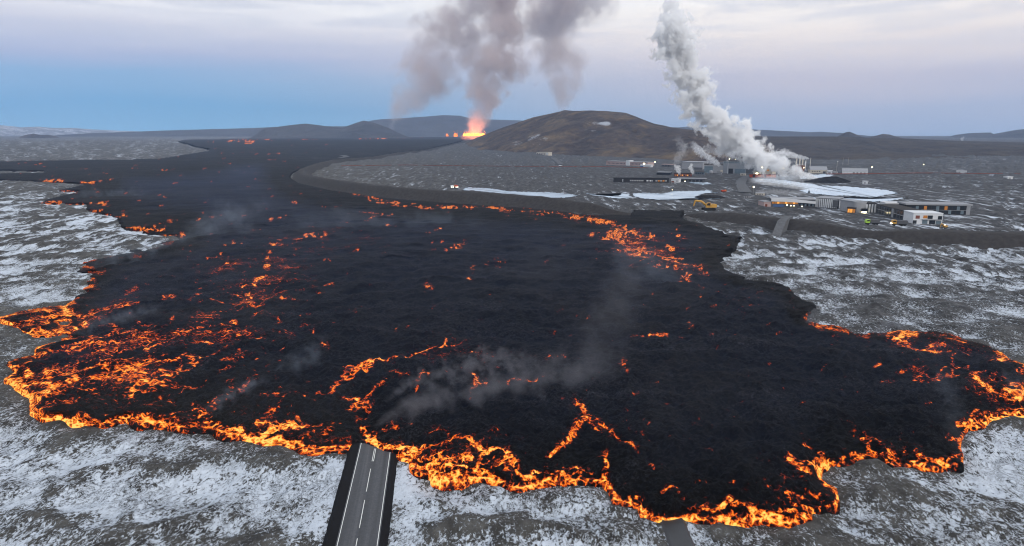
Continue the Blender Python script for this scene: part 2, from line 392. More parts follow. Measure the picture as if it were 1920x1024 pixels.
# road line
def line_at(pa, pb, y): t = (y - pa[1]) / (pb[1] - pa[1]); return (pa[0] + (pb[0] - pa[0]) * t, y)
RL0, RL1 = G(677, 840), G(633.6, 1024); RR0, RR1 = G(730, 862), G(708, 1024)
rdir = ((RL0 - RL1).normalized() + (RR0 - RR1).normalized()).normalized(); rdir.z = 0; rdir.normalize()
rnrm = Vector((rdir.y, -rdir.x, 0))
rc = (RL1 + RR1) / 2
rhw = ((RR1 - RL1).dot(rnrm)) / 2
ra = (GX - rc.x) * rnrm.x + (GY - rc.y) * rnrm.y           # across
rl = (GX - rc.x) * rdir.x + (GY - rc.y) * rdir.y
TR0, TR1 = G(1262, 980), G(1279, 1024)
tdir = (TR0 - TR1).normalized(); tnrm = Vector((tdir.y, -tdir.x, 0))
ta = (GX - TR1.x) * tnrm.x + (GY - TR1.y) * tnrm.y
flat = np.minimum(smooth((np.abs(ra) - 6.5) / 7), smooth((np.abs(ta) - 2.6) / 5))

PLACES = [(1530,1840,360,424), (1440,1530,365,392), (1270,1450,298,334), (1130,1330,298,345), (1480,1640,300,330), (860,1345,352,380), (1400,1690,330,372)]
calm = np.zeros_like(UU)
for a, b, c, d in PLACES:
    calm = np.maximum(calm, smooth(1 - np.maximum(np.maximum(a - UU, UU - b) / 30, np.maximum(c - VV, VV - d) / 10)))
ampk = flat * (1 - .85 * calm)
g1 = fbm(GX, GY, 46, 3, 21, .5, spac); g2 = fbm(GX, GY, 9, 4, 31, .55, spac)
rid = 1 - np.abs(fbm(GX, GY, 17, 4, 41, .55, spac))
relief = np.where(UU > 1250, 1.25, 1.0) * np.clip(1.25 - DD / 4000, .3, 1)
rid2 = 1 - np.abs(fbm(GX * .55 + GY * .12, GY, 26, 4, 47, .5, spac))
GZ = GB + ampk * relief * (g1 * .8 + g2 * .5 + (rid - .7) * .9 + (rid2 - .7) * 1.5) - .05
GZ = GZ * (1 - smooth(sdm / 2 + .6)) + (GB - .6) * smooth(sdm / 2 + .6)
pfar = fbm(UU, VV * 2.1, 13, 4, 401, .62); kfar = smooth((DD - 260) / 300) * np.clip(1.4 - DD / 6000, 0, 1) * (1 - .8 * calm)
GZ = GZ + pfar * kfar * np.minimum(MPX * 1.25, 2.6) * (sdm < 0)
hollow = np.clip(-pfar * kfar * .7 - (g2 * .6 + (rid - .7) * .8 + g1 * .25 + (rid2 - .72) * 1.6), -1, 1)
# how much snow lies, and how dark the lava plain is
def blob(cx, cy, rx, ry): return np.exp(-(((UU - cx) / rx) ** 2 + ((VV - cy) / ry) ** 2))
snow = .50 + .04 * np.sin(UU / 90)
snow = snow + .12 * smooth((VV - 760) / 160)
leftp = smooth((700 - UU) / 300) * smooth((620 - VV) / 120); snow = snow * (1 - leftp) + leftp * .66
rightp = smooth((UU - 1250) / 200) * smooth((700 - VV) / 120)
snow = snow * (1 - rightp) + rightp * (.55 - .10 * blob(1650, 590, 170, 45) + .08 * blob(1750, 480, 250, 50))
mid = smooth((UU - 520) / 120) * smooth((450 - VV) / 60); snow = snow * (1 - mid) + mid * (.32 + .22 * blob(700, 330, 160, 25) + .16 * smooth((UU - 1300) / 300) + .15 * blob(1200, 378, 200, 12))
snow = snow + .13 * np.exp(-((np.abs(ra) - 8.2) / 2.6) ** 2)
snow = snow + .5 * np.exp(-((VV - (653 + (UU - 1810) * .36)) / 5.0) ** 2) * smooth((UU - 1800) / 20) * (sdm < 0)
dark = np.clip(.10 + .75 * rightp + .85 * mid * smooth((UU - 560) / 400), 0, 1)
# scorched, snowless strip along the hot rim
snow = snow - .30 * np.exp(-np.clip(-sdm, 0, 50) / 3.0) * (VV > 560)

idx = np.arange(Rr * Cc).reshape(Rr, Cc)
quad = np.stack([idx[1:, :-1], idx[1:, 1:], idx[:-1, 1:], idx[:-1, :-1]], -1).reshape(-1, 4)
# a coarse sheet carries the plain round behind the camera and out past the hills
rr = np.concatenate([[0], np.geomspace(30, 60000, 40)]); aa = np.linspace(0, 2 * math.pi, 97)[:-1]
rg, ag = np.meshgrid(rr, aa, indexing='ij')
cz = zbase(rg) - 5.0 - np.clip(rg - 9000, 0, 1e9) * .0004
cv_ = np.stack([np.sin(ag) * rg, np.cos(ag) * rg, cz], -1).reshape(-1, 3)
ci = np.arange(len(cv_)).reshape(len(rr), 96) + Rr * Cc
cq = np.stack([ci[:-1], np.roll(ci, -1, 1)[:-1], np.roll(ci, -1, 1)[1:], ci[1:]], -1).reshape(-1, 4)[:, ::-1]
VA = np.concatenate([np.stack([GX, GY, GZ], -1).reshape(-1, 3), cv_])
pad = np.zeros(len(cv_))
ground = mesh_np("ground", VA, np.concatenate([quad, cq]), M['ground'], attrs={
    "snow": np.concatenate([snow.ravel(), pad + .45]), "dark": np.concatenate([dark.ravel(), pad + .3]), "hollow": np.concatenate([hollow.ravel(), pad]), "far": np.concatenate([smooth((DD - 220) / 380).ravel(), pad + 1])})
tag(ground, kind="structure")

# ------------------------------------------------------------------ where the lava glows
heat = np.zeros_like(UU)
wx = fbm(GX, GY, 7, 3, 51, .6, spac) * 3.5; wy = fbm(GX, GY, 7, 3, 61, .6, spac) * 1.8
REG = dict(A=(0,440,3), B=(0,680,2.977), C=(500,680,2.977), D=(1000,680,2.977), E=(1280,680,2.977), F=(1280,400,3), G=(640,400,3), P=(0,560,6), Q=(300,560,4.8), R=(300,440,4.8), T=(660,600,5.647), K=(1080,400,6), L=(1600,560,4.653), X=(0,180,3.656), Y=(440,180,3.656), Z=(820,180,3.656), I=(0,0,1))
def S(reg, wd, I, *pts):
    ox, oy, k = REG[reg]
    q = [(ox + a / k, oy + b / k) for a, b in zip(pts[::2], pts[1::2])]
    if len(q) == 1: q.append((q[0][0] + .4, q[0][1]))
    wpx = max(wd / k * (.66 if oy < 410 else .88), 1.15); pd = wpx * 2.2 + 5
    x0, x1 = min(a for a, b in q) - pd, max(a for a, b in q) + pd; y0, y1 = min(b for a, b in q) - pd, max(b for a, b in q) + pd
    r0, r1 = np.searchsorted(Vv, y0), np.searchsorted(Vv, y1); c0, c1 = np.searchsorted(U, x0), np.searchsorted(U, x1)
    if r1 <= r0 or c1 <= c0: return
    sl = (slice(r0, r1), slice(c0, c1)); jit = min(1, wpx / 4)
    d = seg_dist(UU[sl] + wx[sl] * jit, VV[sl] + wy[sl] * jit, q)
    heat[sl] = np.maximum(heat[sl], np.maximum(I * smooth(1.5 - d / wpx), .60 * I * smooth(1.35 - d / (wpx * 2.6 + 2))))
# left tongues and lobes
S('P',26,.80, 10,215,120,190,300,150,500,120,650,115); S('P',34,.92, 40,260,130,290,230,290,330,270); S('P',44,.9, 270,290,420,260,520,250); S('P',38,.98, 265,390,420,350,560,365,740,350,860,310,960,270)
S('P',38,.85, 350,230,520,200,660,170,820,140,900,150); S('P',30,.85, 900,220,1010,190,1100,140,1220,110,1340,90,1550,70); S('P',36,.88, 1380,85,1540,65); S('P',36,.75, 900,270,1040,230,1150,210,1260,150)
S('P',26,.8, 750,80,830,50); S('P',18,.7, 890,70,980,50); S('P',14,.6, 1000,100,1090,70); S('P',18,.75, 1120,320,1200,305,1280,310,1330,350,1350,420); S('P',16,.6, 1180,420,1280,385)
S('P',24,.88, 400,560,440,500,560,480,700,440); S('P',20,.80, 600,490,760,455,920,440); S('P',26,.85, 400,640,520,620); S('P',14,.7, 460,560,640,590,760,560,880,530); S('P',12,.6, 960,520,1050,495); S('P',20,.7, 450,690,530,665)
S('P',24,.92, 100,750,190,770,220,800,300,750,360,710); S('P',30,.97, 75,920,180,900,300,830,420,850,520,810); S('P',26,.9, 300,840,440,840,600,780,700,770); S('P',22,.85, 700,740,800,690); S('P',26,.88, 640,830,740,800,830,730,1050,710); S('P',24,.88, 810,820,900,790,1030,780)
S('P',20,.85, 1100,570,1200,575,1300,560,1370,580); S('P',16,.75, 1470,570,1540,530,1640,520); S('P',20,.8, 1120,680,1230,680,1270,610); S('P',26,.9, 1160,800,1300,750,1380,710); S('P',22,.85, 1330,740,1350,820)
S('P',20,.78, 1530,410,1640,400,1720,410,1750,470,1800,470); S('P',26,.88, 1470,920,1560,890,1640,890,1740,870); S('P',22,.85, 1600,940,1640,960,1780,950); S('P',16,.8, 1540,820,1660,840); S('P',16,.7, 1830,360,1920,315); S('P',12,.6, 1720,730,1750,680)
S('P',40,.93, 90,940,230,960,420,950,560,930); S('P',28,.88, 500,960,640,930,760,900,860,870); S('P',60,.72, 600,1000,900,960,1100,920); S('P',22,.8, 930,930,970,870,960,830); S('P',20,.72, 930,1010,1030,960,1130,910); S('P',14,.6, 1210,880,1300,830); S('P',16,.7, 1260,1000,1300,940)
# front bottom-left
S('B',34,.98, 40,100,110,150,160,190,230,170,330,140,420,90); S('B',34,.9, 110,90,210,80,300,60,420,30); S('B',26,.85, 180,210,300,180,400,150); S('B',24,.8, 240,120,330,110,400,110)
S('B',24,.97, 170,270,240,300,270,290,330,310,400,345,480,335,540,310); S('B',24,1.0, 240,270,260,300); S('B',26,.92, 400,340,480,300,520,315,560,340,640,310,700,300); S('B',24,.85, 170,210,200,260,300,230,400,220)
S('B',24,.93, 700,300,780,310,860,325,930,340,1040,345,1170,340); S('B',28,.95, 920,330,1050,310,1150,270,1180,300); S('B',22,.85, 1080,230,1120,260,1160,270,1220,220); S('B',22,.85, 720,170,800,110,860,80,860,120,960,120,1060,125)
S('B',18,.8, 770,150,850,145,900,180,960,220); S('B',20,.8, 900,70,960,50,1000,30); S('B',18,.7, 740,230,830,215,870,220); S('B',18,.78, 570,40,640,20,670,50); S('B',50,.55, 450,200,700,190,900,260); S('B',60,.5, 250,240,500,240,750,290)
S('B',22,.88, 1290,150,1330,155,1370,130,1380,100); S('B',14,.75, 1260,115,1300,95); S('B',18,.8, 1290,120,1290,180); S('B',24,.95, 1190,345,1240,370,1330,370,1380,420,1480,440); S('B',30,1.0, 1350,410,1400,440,1490,390,1530,360,1640,345); S('B',22,.85, 1430,340,1560,320,1650,330)
S('B',26,.95, 1480,440,1560,420,1620,460,1690,460,1740,470,1800,480,1905,480); S('B',22,.8, 1470,190,1560,180,1620,180,1700,175); S('B',18,.7, 1450,280,1540,240,1580,200); S('B',16,.72, 1660,280,1700,330,1760,350,1860,330); S('B',16,.72, 1740,390,1860,380); S('B',14,.7, 1770,155,1840,150,1905,100)
S('B',80,.5, 1250,240,1450,260,1650,310); S('B',40,.55, 1700,430,1905,430); S('B',90,.45, 150,120,500,110,850,120)
# centre front by the road
S('C',22,.95, 0,450,60,430,130,465,200,470,300,490,370,475,440,480,530,460); S('C',22,.9, 0,390,80,365,160,345,230,330); S('C',20,.85, 0,330,60,310,130,300,170,340); S('C',14,.7, 260,390,310,390,370,375); S('C',14,.7, 260,350,300,345); S('C',30,.6, 150,420,330,420,500,430)
S('C',18,.85, 280,155,370,150,420,100,500,50,580,5); S('C',22,.85, 380,120,430,90,480,60); S('C',16,.85, 430,190,480,195,530,220,590,180,640,140,660,100,700,80,790,70); S('C',26,.88, 470,250,530,235,570,230); S('C',20,.72, 500,300,550,280); S('C',14,.75, 690,40,740,55)
S('C',16,.85, 820,140,850,100,860,60,900,65); S('C',12,.65, 700,320,720,310); S('C',14,.7, 650,350,700,335,760,350); S('C',10,.5, 740,310,800,320)
S('C',22,1.0, 540,350,570,380,590,430,600,470,640,500,690,520); S('C',26,1.0, 560,420,600,400,610,460); S('C',26,.98, 650,480,700,460,760,460,830,480,860,460); S('C',26,.96, 690,520,740,540,780,540,850,590,920,580); S('C',30,.9, 760,500,860,520,960,510)
S('C',20,.88, 850,470,920,440,1000,430,1040,420); S('C',20,.85, 910,400,940,360,980,350,1010,380); S('C',34,.9, 900,580,960,540,1050,530,1130,520); S('C',34,1.02, 930,630,980,650,1070,640,1140,640,1200,610); S('C',30,.98, 950,600,1040,590,1160,580,1210,620)
S('C',24,.9, 1050,410,1120,420,1160,450,1210,470); S('C',22,.9, 1180,560,1200,510,1260,480); S('C',22,.9, 1290,480,1340,510,1310,560,1340,600); S('C',28,.97, 1200,620,1270,640,1330,680,1420,695,1500,680,1600,660,1640,620); S('C',24,.88, 1360,540,1400,590,1440,650,1500,650)
S('C',22,.85, 1480,610,1560,600,1620,630); S('C',26,.95, 1650,640,1730,650,1750,620); S('C',20,.8, 1800,600,1850,620); S('C',18,.85, 1880,650,1900,590,1890,500); S('C',90,.62, 800,560,1000,560,1200,560,1380,600); S('C',70,.55, 880,470,1100,480,1250,520)
S('C',18,.85, 1710,225,1760,240,1790,300,1780,330,1850,350,1905,370); S('C',16,.85, 1770,330,1720,380,1670,420,1620,460,1590,500); S('C',14,.72, 1260,385,1300,385); S('C',16,.82, 1150,70,1170,110,1220,115); S('C',16,.65, 1170,120,1150,180); S('C',10,.6, 1240,110,1310,110); S('C',14,.75, 1340,110,1380,85,1440,95,1540,80)
# right of centre front
S('D',18,.9, 230,225,270,240,290,300,340,330,440,360); S('D',22,.95, 280,310,310,320); S('D',16,.85, 270,340,210,390,150,450,100,500); S('D',16,.82, 380,350,430,390,490,430,570,470); S('D',14,.85, 400,480,410,540,400,600,380,650)
S('D',24,.96, 0,660,60,670,120,650,150,610); S('D',22,.92, 170,610,190,650,240,650,240,620); S('D',18,.8, 190,580,260,575,330,610,360,610); S('D',12,.75, 80,570,60,610); S('D',24,.98, 400,660,410,700,450,750,480,780,530,775); S('D',20,.88, 530,770,560,720,600,760)
S('D',24,1.0, 600,815,640,850,690,870,730,885,790,880,850,860); S('D',28,1.0, 870,860,940,860,900,810,940,800); S('D',26,.97, 970,830,1030,820,1080,780,1100,760); S('D',32,1.02, 1040,870,1090,890,1170,890,1230,860,1200,810,1120,800); S('D',30,.95, 1240,840,1320,870,1420,880,1470,850,1430,800,1350,810)
S('D',22,.88, 1320,690,1400,700,1450,760,1500,800,1550,850); S('D',22,.95, 1480,860,1540,860,1560,830); S('D',18,.85, 1400,705,1510,720,1620,730,1690,720); S('D',18,.92, 1640,680,1690,710,1690,770,1640,790,1560,800,1500,790); S('D',40,.72, 1450,740,1600,760)
S('D',22,.9, 1430,560,1480,590,1540,630); S('D',20,.98, 1540,590,1570,570,1590,610,1610,640); S('D',20,.92, 1580,550,1640,570,1590,490); S('D',22,.96, 1650,550,1720,535,1790,510,1850,510); S('D',24,.95, 1840,410,1880,440,1870,500,1905,490)
S('D',14,.78, 1510,440,1550,465); S('D',12,.65, 1730,315,1790,350); S('D',16,.8, 720,710,790,700,830,750); S('D',10,.6, 910,660,990,670); S('D',12,.7, 1090,670,1110,665); S('D',12,.7, 580,390,620,390); S('D',12,.65, 530,350,545,360); S('D',12,.75, 660,580,670,600); S('D',10,.6, 960,480,1010,510); S('D',10,.6, 890,340,930,338); S('D',10,.6, 995,365); S('D',12,.7, 480,660,520,655); S('D',14,.8, 485,10,530,60); S('D',10,.6, 520,200,580,190); S('D',10,.5, 520,260,590,275); S('D',30,.4, 620,500,700,560)
S('D',30,.5, 1220,770,1330,760,1420,700); S('D',30,.5, 1100,760,1250,780)
# right front
S('E',26,.95, 1020,410,1060,470,1110,490,1140,540,1170,560); S('E',22,.88, 1060,400,1110,430); S('E',24,.96, 1150,490,1200,510,1180,555); S('E',22,.9, 1250,490,1310,490,1330,530); S('E',22,.97, 1280,555,1350,575,1420,570,1470,575); S('E',20,.88, 1350,530,1390,560,1440,540); S('E',22,.92, 1470,560,1510,520,1550,510)
S('E',18,.8, 1480,400,1530,430,1550,460); S('E',20,.9, 1540,340,1580,350,1620,350,1680,340); S('E',26,.9, 1620,330,1650,290,1690,290); S('E',30,1.0, 1710,310,1790,310,1900,305); S('E',30,.95, 1740,290,1790,250,1850,260,1900,270)
S('E',20,.88, 1640,90,1690,120,1750,150,1790,190,1850,210); S('E',26,.92, 1800,160,1860,180,1905,150); S('E',20,.85, 1850,110,1905,120); S('E',16,.85, 1200,60,1240,40,1290,30); S('E',12,.75, 1290,30,1360,45); S('E',12,.75, 1110,110,1180,110); S('E',10,.55, 1030,125,1060,130); S('E',10,.65, 1240,230); S('E',10,.6, 890,315,960,350); S('E',10,.55, 1730,90,1780,100)
# upper right rim
S('F',9,.85, 680,590,700,600); S('F',8,.6, 710,625,740,630); S('F',13,.85, 750,635,820,650,900,665,980,690,1050,705); S('F',9,.6, 840,690,900,695); S('F',20,.85, 1140,690,1200,690,1260,670,1320,690); S('F',22,.85, 1180,710,1250,720,1320,750,1400,760,1500,770,1600,780); S('F',16,.75, 1180,750,1240,730); S('F',16,.75, 1290,770,1350,775); S('F',14,.75, 1350,740,1420,735,1480,740); S('F',10,.7, 1450,690,1480,690); S('F',12,.65, 1480,715,1540,720,1590,735); S('F',50,.42, 1400,720,1600,740,1700,780)
S('F',14,.85, 1720,840,1780,820,1840,815,1900,840,1920,850); S('F',12,.65, 1770,800,1860,830); S('F',14,.8, 1090,850,1120,840); S('F',16,.85, 1210,910,1240,880,1300,870); S('F',10,.75, 1310,880,1370,885); S('F',10,.7, 1130,945,1180,950); S('F',10,.55, 1300,830,1350,835); S('F',14,.85, 1650,930,1700,950,1760,1000,1800,1020); S('F',18,.88, 1850,990,1920,980); S('F',8,.55, 1040,965,1080,970); S('F',9,.55, 1740,930,1800,940); S('F',14,.8, 1890,885,1920,890)
# braided channel below the barrier
S('Y',9,.85, 760,655,830,670,900,685,970,700,1000,715); S('Y',12,.9, 930,715,1000,715,1060,730,1150,745,1180,748); S('Y',9,.85, 1200,740,1240,742); S('Y',9,.80, 1200,755,1300,762,1400,765,1500,760,1620,765,1755,765); S('Y',8,.7, 1270,770,1350,772)
S('Z',9,.84, 0,755,100,760,220,765,340,765,430,772); S('Z',13,.84, 430,775,530,785,640,790,740,800); S('Z',17,.82, 760,800,850,815,950,835,1040,855,1150,880); S('Z',28,.82, 1100,860,1200,890,1280,900,1340,940); S('Z',10,.8, 1040,955,1110,962,1160,965,1210,950); S('Z',28,.82, 1180,950,1300,960,1430,975)
S('K',40,.80, 60,60,200,90,330,100,440,140,560,160); S('K',50,.84, 400,200,560,220,700,250,830,270); S('K',14,.82, 140,245,230,245,300,262,400,240,450,215); S('K',14,.88, 310,290,380,290); S('K',50,.80, 480,300,620,340,740,370); S('K',50,.84, 600,390,740,400); S('K',20,.9, 400,430,500,430,580,450,640,470,740,460); S('K',18,.9, 740,490,840,500); S('K',24,.86, 800,440,900,470,1000,500,1100,500,1210,520); S('K',22,.84, 960,520,1060,540,1160,550,1250,570)
S('K',16,.7, 880,600,960,615,1040,600,1140,610,1260,620); S('K',16,.8, 1260,600,1350,600,1410,590); S('K',12,.75, 1090,630,1180,650); S('K',20,.8, 1240,690,1320,670,1400,680,1480,680); S('K',16,.75, 1390,620,1480,640); S('K',18,.85, 1200,730,1260,765,1290,700); S('K',24,.6, 1160,765,1330,770,1400,840,1430,850); S('K',12,.7, 1560,875,1640,890); S('K',12,.62, 1450,835,1510,845); S('K',10,.6, 1660,795,1690,792); S('K',12,.55, 1680,940,1740,910); S('K',12,.7, 1800,1000,1850,1005)
S('K',12,1.05, 1127,184); S('K',10,.95, 1130,245,1170,250); S('K',14,.98, 1015,365,1050,385,1080,405); S('K',9,.6, 1358,130); S('K',10,.5, 1040,235,1090,240); S('K',8,.5, 1200,250,1240,250); S('K',9,.5, 1035,765,1080,770); S('K',9,.55, 100,965,185,965)
# isolated cracks in the middle
S('G',14,1.1, 672,168,702,163); S('G',12,1.05, 630,195,650,180,662,190); S('G',10,.85, 593,208); S('G',12,.85, 880,265,915,265); S('G',8,.8, 873,245); S('G',10,.75, 808,288,855,282); S('G',9,.7, 880,305); S('G',12,.78, 740,300,745,325); S('G',10,.7, 700,362,730,378); S('G',14,.85, 475,412,490,405,505,415); S('G',8,.75, 465,112,500,110); S('G',8,.8, 525,93,575,94); S('G',8,.55, 785,520,800,518); S('G',9,.7, 55,572,85,570)
S('G',9,.85, 365,795,440,772,520,745,580,735,650,725,725,710); S('G',10,.85, 575,735,595,705); S('G',9,.85, 160,845,220,820,320,800); S('G',18,.85, 0,920,60,880,120,860,160,830); S('G',14,.85, 170,1015,220,970,260,930,370,910); S('G',12,.8, 270,880,320,895); S('G',9,.82, 730,782,800,798,855,798); S('G',9,.6, 980,800,1100,808); S('G',9,.65, 1150,812,1260,800); S('G',14,.82, 745,910,765,945,820,958); S('G',14,.62, 765,970,750,1000); S('G',8,.65, 870,952,970,930); S('G',12,.78, 1020,930,1080,938,1130,920); S('G',12,.85, 1570,850,1610,850,1590,870,1615,905); S('G',9,.7, 1630,692,1700,688); S('G',9,.7, 1730,690,1840,680); S('G',9,.6, 1900,685,1920,687); S('G',9,.6, 1005,668,1020,665); S('G',8,.6, 1075,665); S('G',8,.6, 1118,622); S('G',8,.75, 1203,662)
S('G',8,.5, 1370,485,1410,483); S('G',8,.55, 860,850,930,858); S('G',8,.45, 470,455); S('G',8,.45, 400,450); S('G',10,.55, 1760,280,1800,300,1920,320); S('G',8,.6, 150,40,180,15,280,8); S('G',7,.5, 30,115,120,100); S('G',7,.5, 200,80,270,55)
# left speckles
S('R',14,.8, 940,295,985,290); S('R',16,.85, 855,400,880,380,960,360); S('R',12,.8, 720,475,780,465,860,465,840,490); S('R',12,.75, 900,515,930,495); S('R',14,.82, 640,548,700,545,800,527); S('R',12,.85, 660,635,740,605,825,560); S('R',26,.75, 700,645,800,620,860,660,930,620); S('R',12,.78, 1090,585,1180,585,1240,593); S('R',12,.75, 1470,460,1550,450); S('R',12,.7, 1340,458,1375,480); S('R',12,.7, 1410,505,1475,505); S('R',12,.8, 100,565,150,565); S('R',12,.7, 960,170,1010,150,960,200); S('R',12,.6, 1080,220,1140,220); S('R',12,.7, 660,70,740,75); S('R',10,.6, 570,98,600,98); S('R',12,.72, 1200,42,1280,28); S('R',12,.65, 1000,85,1100,80,1200,85); S('R',12,.7, 1310,15,1490,5); S('R',10,.5, 1540,210,1615,205); S('R',10,.5, 1680,170,1780,135); S('R',40,.34, 560,200,700,250,850,290); S('R',40,.34, 420,560,560,560,660,700); S('R',12,.65, 350,610,390,580); S('R',9,.6, 1480,240,1560,245); S('R',9,.65, 295,270); S('R',9,.6, 220,685); S('R',10,.55, 430,720,600,735); S('R',9,.55, 1190,632); S('R',9,.55, 1370,632); S('R',9,.7, 250,215,260,205); S('R',8,.55, 420,198,490,205,555,175); S('R',9,.55, 590,265,680,268)
S('Q',12,.8, 20,290,110,245); S('Q',18,.82, 170,320,290,295,380,275); S('Q',14,.75, 330,190,380,220,430,225); S('Q',16,.82, 450,250,480,260,500,250); S('Q',14,.8, 640,235,680,235); S('Q',12,.75, 520,245,580,262,650,268); S('Q',14,.78, 690,330,760,330,830,325); S('Q',12,.8, 770,365,860,365,880,375,935,350); S('Q',14,.82, 970,140,1050,160,1080,205,1030,215); S('Q',12,.7, 820,185,880,155,960,160); S('Q',12,.7, 1090,120,1110,122); S('Q',12,.78, 1260,240,1370,240,1450,220); S('Q',12,.8, 1390,250,1380,310); S('Q',12,.72, 1090,285,1200,290); S('Q',14,.72, 1060,315,1085,315); S('Q',20,.82, 1450,415,1500,425); S('Q',12,.5, 1530,420,1570,405); S('Q',10,.55, 1720,150,1770,140); S('Q',9,.55, 1640,195); S('Q',12,.72, 230,345,280,340); S('Q',10,.7, 310,340,360,360); S('Q',10,.72, 10,375,90,375,175,380); S('Q',12,.7, 310,400,390,400,480,407); S('Q',20,.86, 370,525,440,500,540,475,610,445); S('Q',16,.82, 190,570,210,530,250,500); S('Q',14,.75, 250,530,350,518); S('Q',16,.8, 110,650,150,630,190,600); S('Q',14,.85, 20,670,60,705,110,690); S('Q',12,.8, 120,720,160,690,140,670); S('Q',28,.85, 0,770,100,770,180,780,260,770); S('Q',16,.7, 270,760,340,745); S('Q',12,.6, 650,410,720,400); S('Q',10,.55, 820,520,850,520); S('Q',10,.55, 1060,535,1090,535); S('Q',12,.65, 1040,710,1060,710); S('Q',9,.5, 1000,690); S('Q',30,.42, 0,150,200,140,420,150,600,160)
S('Q',16,.85, 1530,800,1600,740,1700,680,1750,620,1890,570); S('Q',14,.8, 1660,640,1740,610); S('Q',12,.78, 1410,835,1480,815); S('Q',10,.7, 1500,820,1590,828); S('Q',18,.82, 960,890,1040,880,1100,860,1140,890,1200,870,1290,880); S('Q',14,.68, 870,920,950,905); S('Q',26,.7, 930,1000,1020,980,1100,950); S('Q',14,.78, 1650,880,1740,890,1790,930,1860,900,1920,850); S('Q',20,.85, 1700,985,1800,960,1890,980)
# far left rims and the distant field
S('X',9,.85, 275,585,330,580,400,580,480,587); S('X',9,.8, 560,592,625,592,690,580); S('X',7,.55, 730,575,775,572); S('X',8,.72, 365,655,430,660,540,655); S('X',10,.85, 270,738,380,740,490,742,550,742,650,738,720,735); S('X',9,.6, 330,725,450,720); S('X',8,.7, 610,795,700,788); S('X',9,.75, 735,818,760,815); S('X',9,.8, 815,822,870,815); S('X',7,.6, 810,845,820,860); S('X',12,.85, 870,905,950,905,1010,915,1120,920); S('X',14,.85, 1060,900,1130,885); S('X',14,.92, 1140,960,1200,945,1250,955); S('X',10,.6, 1000,880,1100,870); S('X',8,.7, 1160,995); S('X',9,.7, 1340,855,1370,850); S('X',8,.6, 1440,830,1520,815); S('X',30,.4, 1150,850,1350,880); S('X',9,.7, 1600,1010,1660,1008); S('X',7,.75, 1120,692); S('X',6,.55, 1390,800); S('X',6,.6, 1660,818)
S('X',6,.6, 1110,510,1180,508); S('X',5,.55, 960,497); S('X',5,.5, 905,497,1045,492,1090,490); S('X',5,.5, 700,500,750,503); S('X',5,.5, 240,470,330,460); S('X',5,.5, 560,500,600,500); S('X',4,.45, 80,463,140,463); S('X',6,.55, 1465,460,1580,462); S('X',6,.55, 1530,385,1600,395); S('X',5,.5, 1560,345,1610,350); S('X',5,.75, 1430,315,1470,313); S('X',6,.68, 1560,310,1640,305,1740,312); S('X',5,.6, 1670,325,1740,330)
S('Y',7,.85, 0,305,60,302,130,312); S('Y',5,.62, 150,300,330,300,560,300); S('Y',6,.75, 740,305,780,306); S('Y',5,.72, 860,294,960,292,1050,292); S('Y',5,.72, 1100,288,1200,282); S('Y',6,.85, 1200,281,1270,278,1340,276); S('Y',5,.55, 220,435,280,440); S('Y',5,.6, 490,465); S('Y',5,.5, 330,548); S('Y',5,.6, 360,588); S('Y',5,.55, 280,640); S('Y',6,.5, 110,370,130,370); S('Y',6,.55, 220,390,310,393); S('Y',5,.5, 260,465,290,470)
S('Y',8,.85, 400,725,420,728); S('Y',8,.8, 300,837,330,838); S('Y',7,.7, 240,843,260,843); S('Y',6,.65, 350,825); S('Y',6,.6, 48,818); S('Y',7,.6, 600,757,640,765); S('Y',6,.55, 700,768,735,750); S('Y',7,.72, 830,793,890,795,960,805,1080,818); S('Y',7,.65, 910,855,960,825); S('Y',8,.62, 970,905,1020,890,1060,870); S('Y',10,.8, 480,945,530,945); S('Y',8,.75, 400,985,470,970,560,955,620,952); S('Y',8,.7, 240,1015,400,1012); S('Y',7,.65, 175,915); S('Y',6,.55, 680,640); S('Y',6,.55, 490,890,550,905); S('Y',30,.36, 350,960,700,940); S('Y',8,.7, 1370,917,1430,917); S('Y',7,.62, 1300,940,1360,940); S('Y',8,.7, 0,1005,50,1010); S('Y',6,.45, 210,965,260,968); S('Y',7,.65, 870,605,920,612)
pn = fbm(UU * .5, VV * 1.25, 9, 4, 301, .6) + .8 * fbm(GX, GY, 16, 3, 311, .6, spac); heat *= np.clip(1 + (.22 + .30 * smooth((560 - VV) / 160)) * pn, .3, 1.35)
fn = fbm(UU, VV * 1.5, 4.6, 2, 341, .8) + .35 * fbm(UU, VV * 2, 26, 2, 343, .6); kf_ = smooth((590 - VV) / 80); heat = heat * (1 - kf_) + kf_ * heat * (.50 + .95 * smooth((fn + .24) / .40)); heat = np.minimum(heat, 1.12 - .14 * kf_)
hb = heat.copy()
for a_, b_ in ((5,0),(-5,0),(0,5),(0,-5),(9,0),(-9,0),(0,9),(0,-9),(6,6),(-6,6),(6,-6),(-6,-6)): hb = np.maximum(hb, np.roll(np.roll(heat, a_, 0), b_, 1))
heat = np.maximum(heat, hb * .92 * np.exp(-(np.clip(sdm - .4, -9, 9) / 1.5) ** 2) * (VV > 560))
heat = heat + .14 * np.exp(-(sdm / 1.4) ** 2) * smooth((heat - .15) / .3) * (VV > 540) * smooth(fbm(GX, GY, 6, 2, 321, .5, spac) * 1.2 + .5)
heat *= (sdm > -1.2)
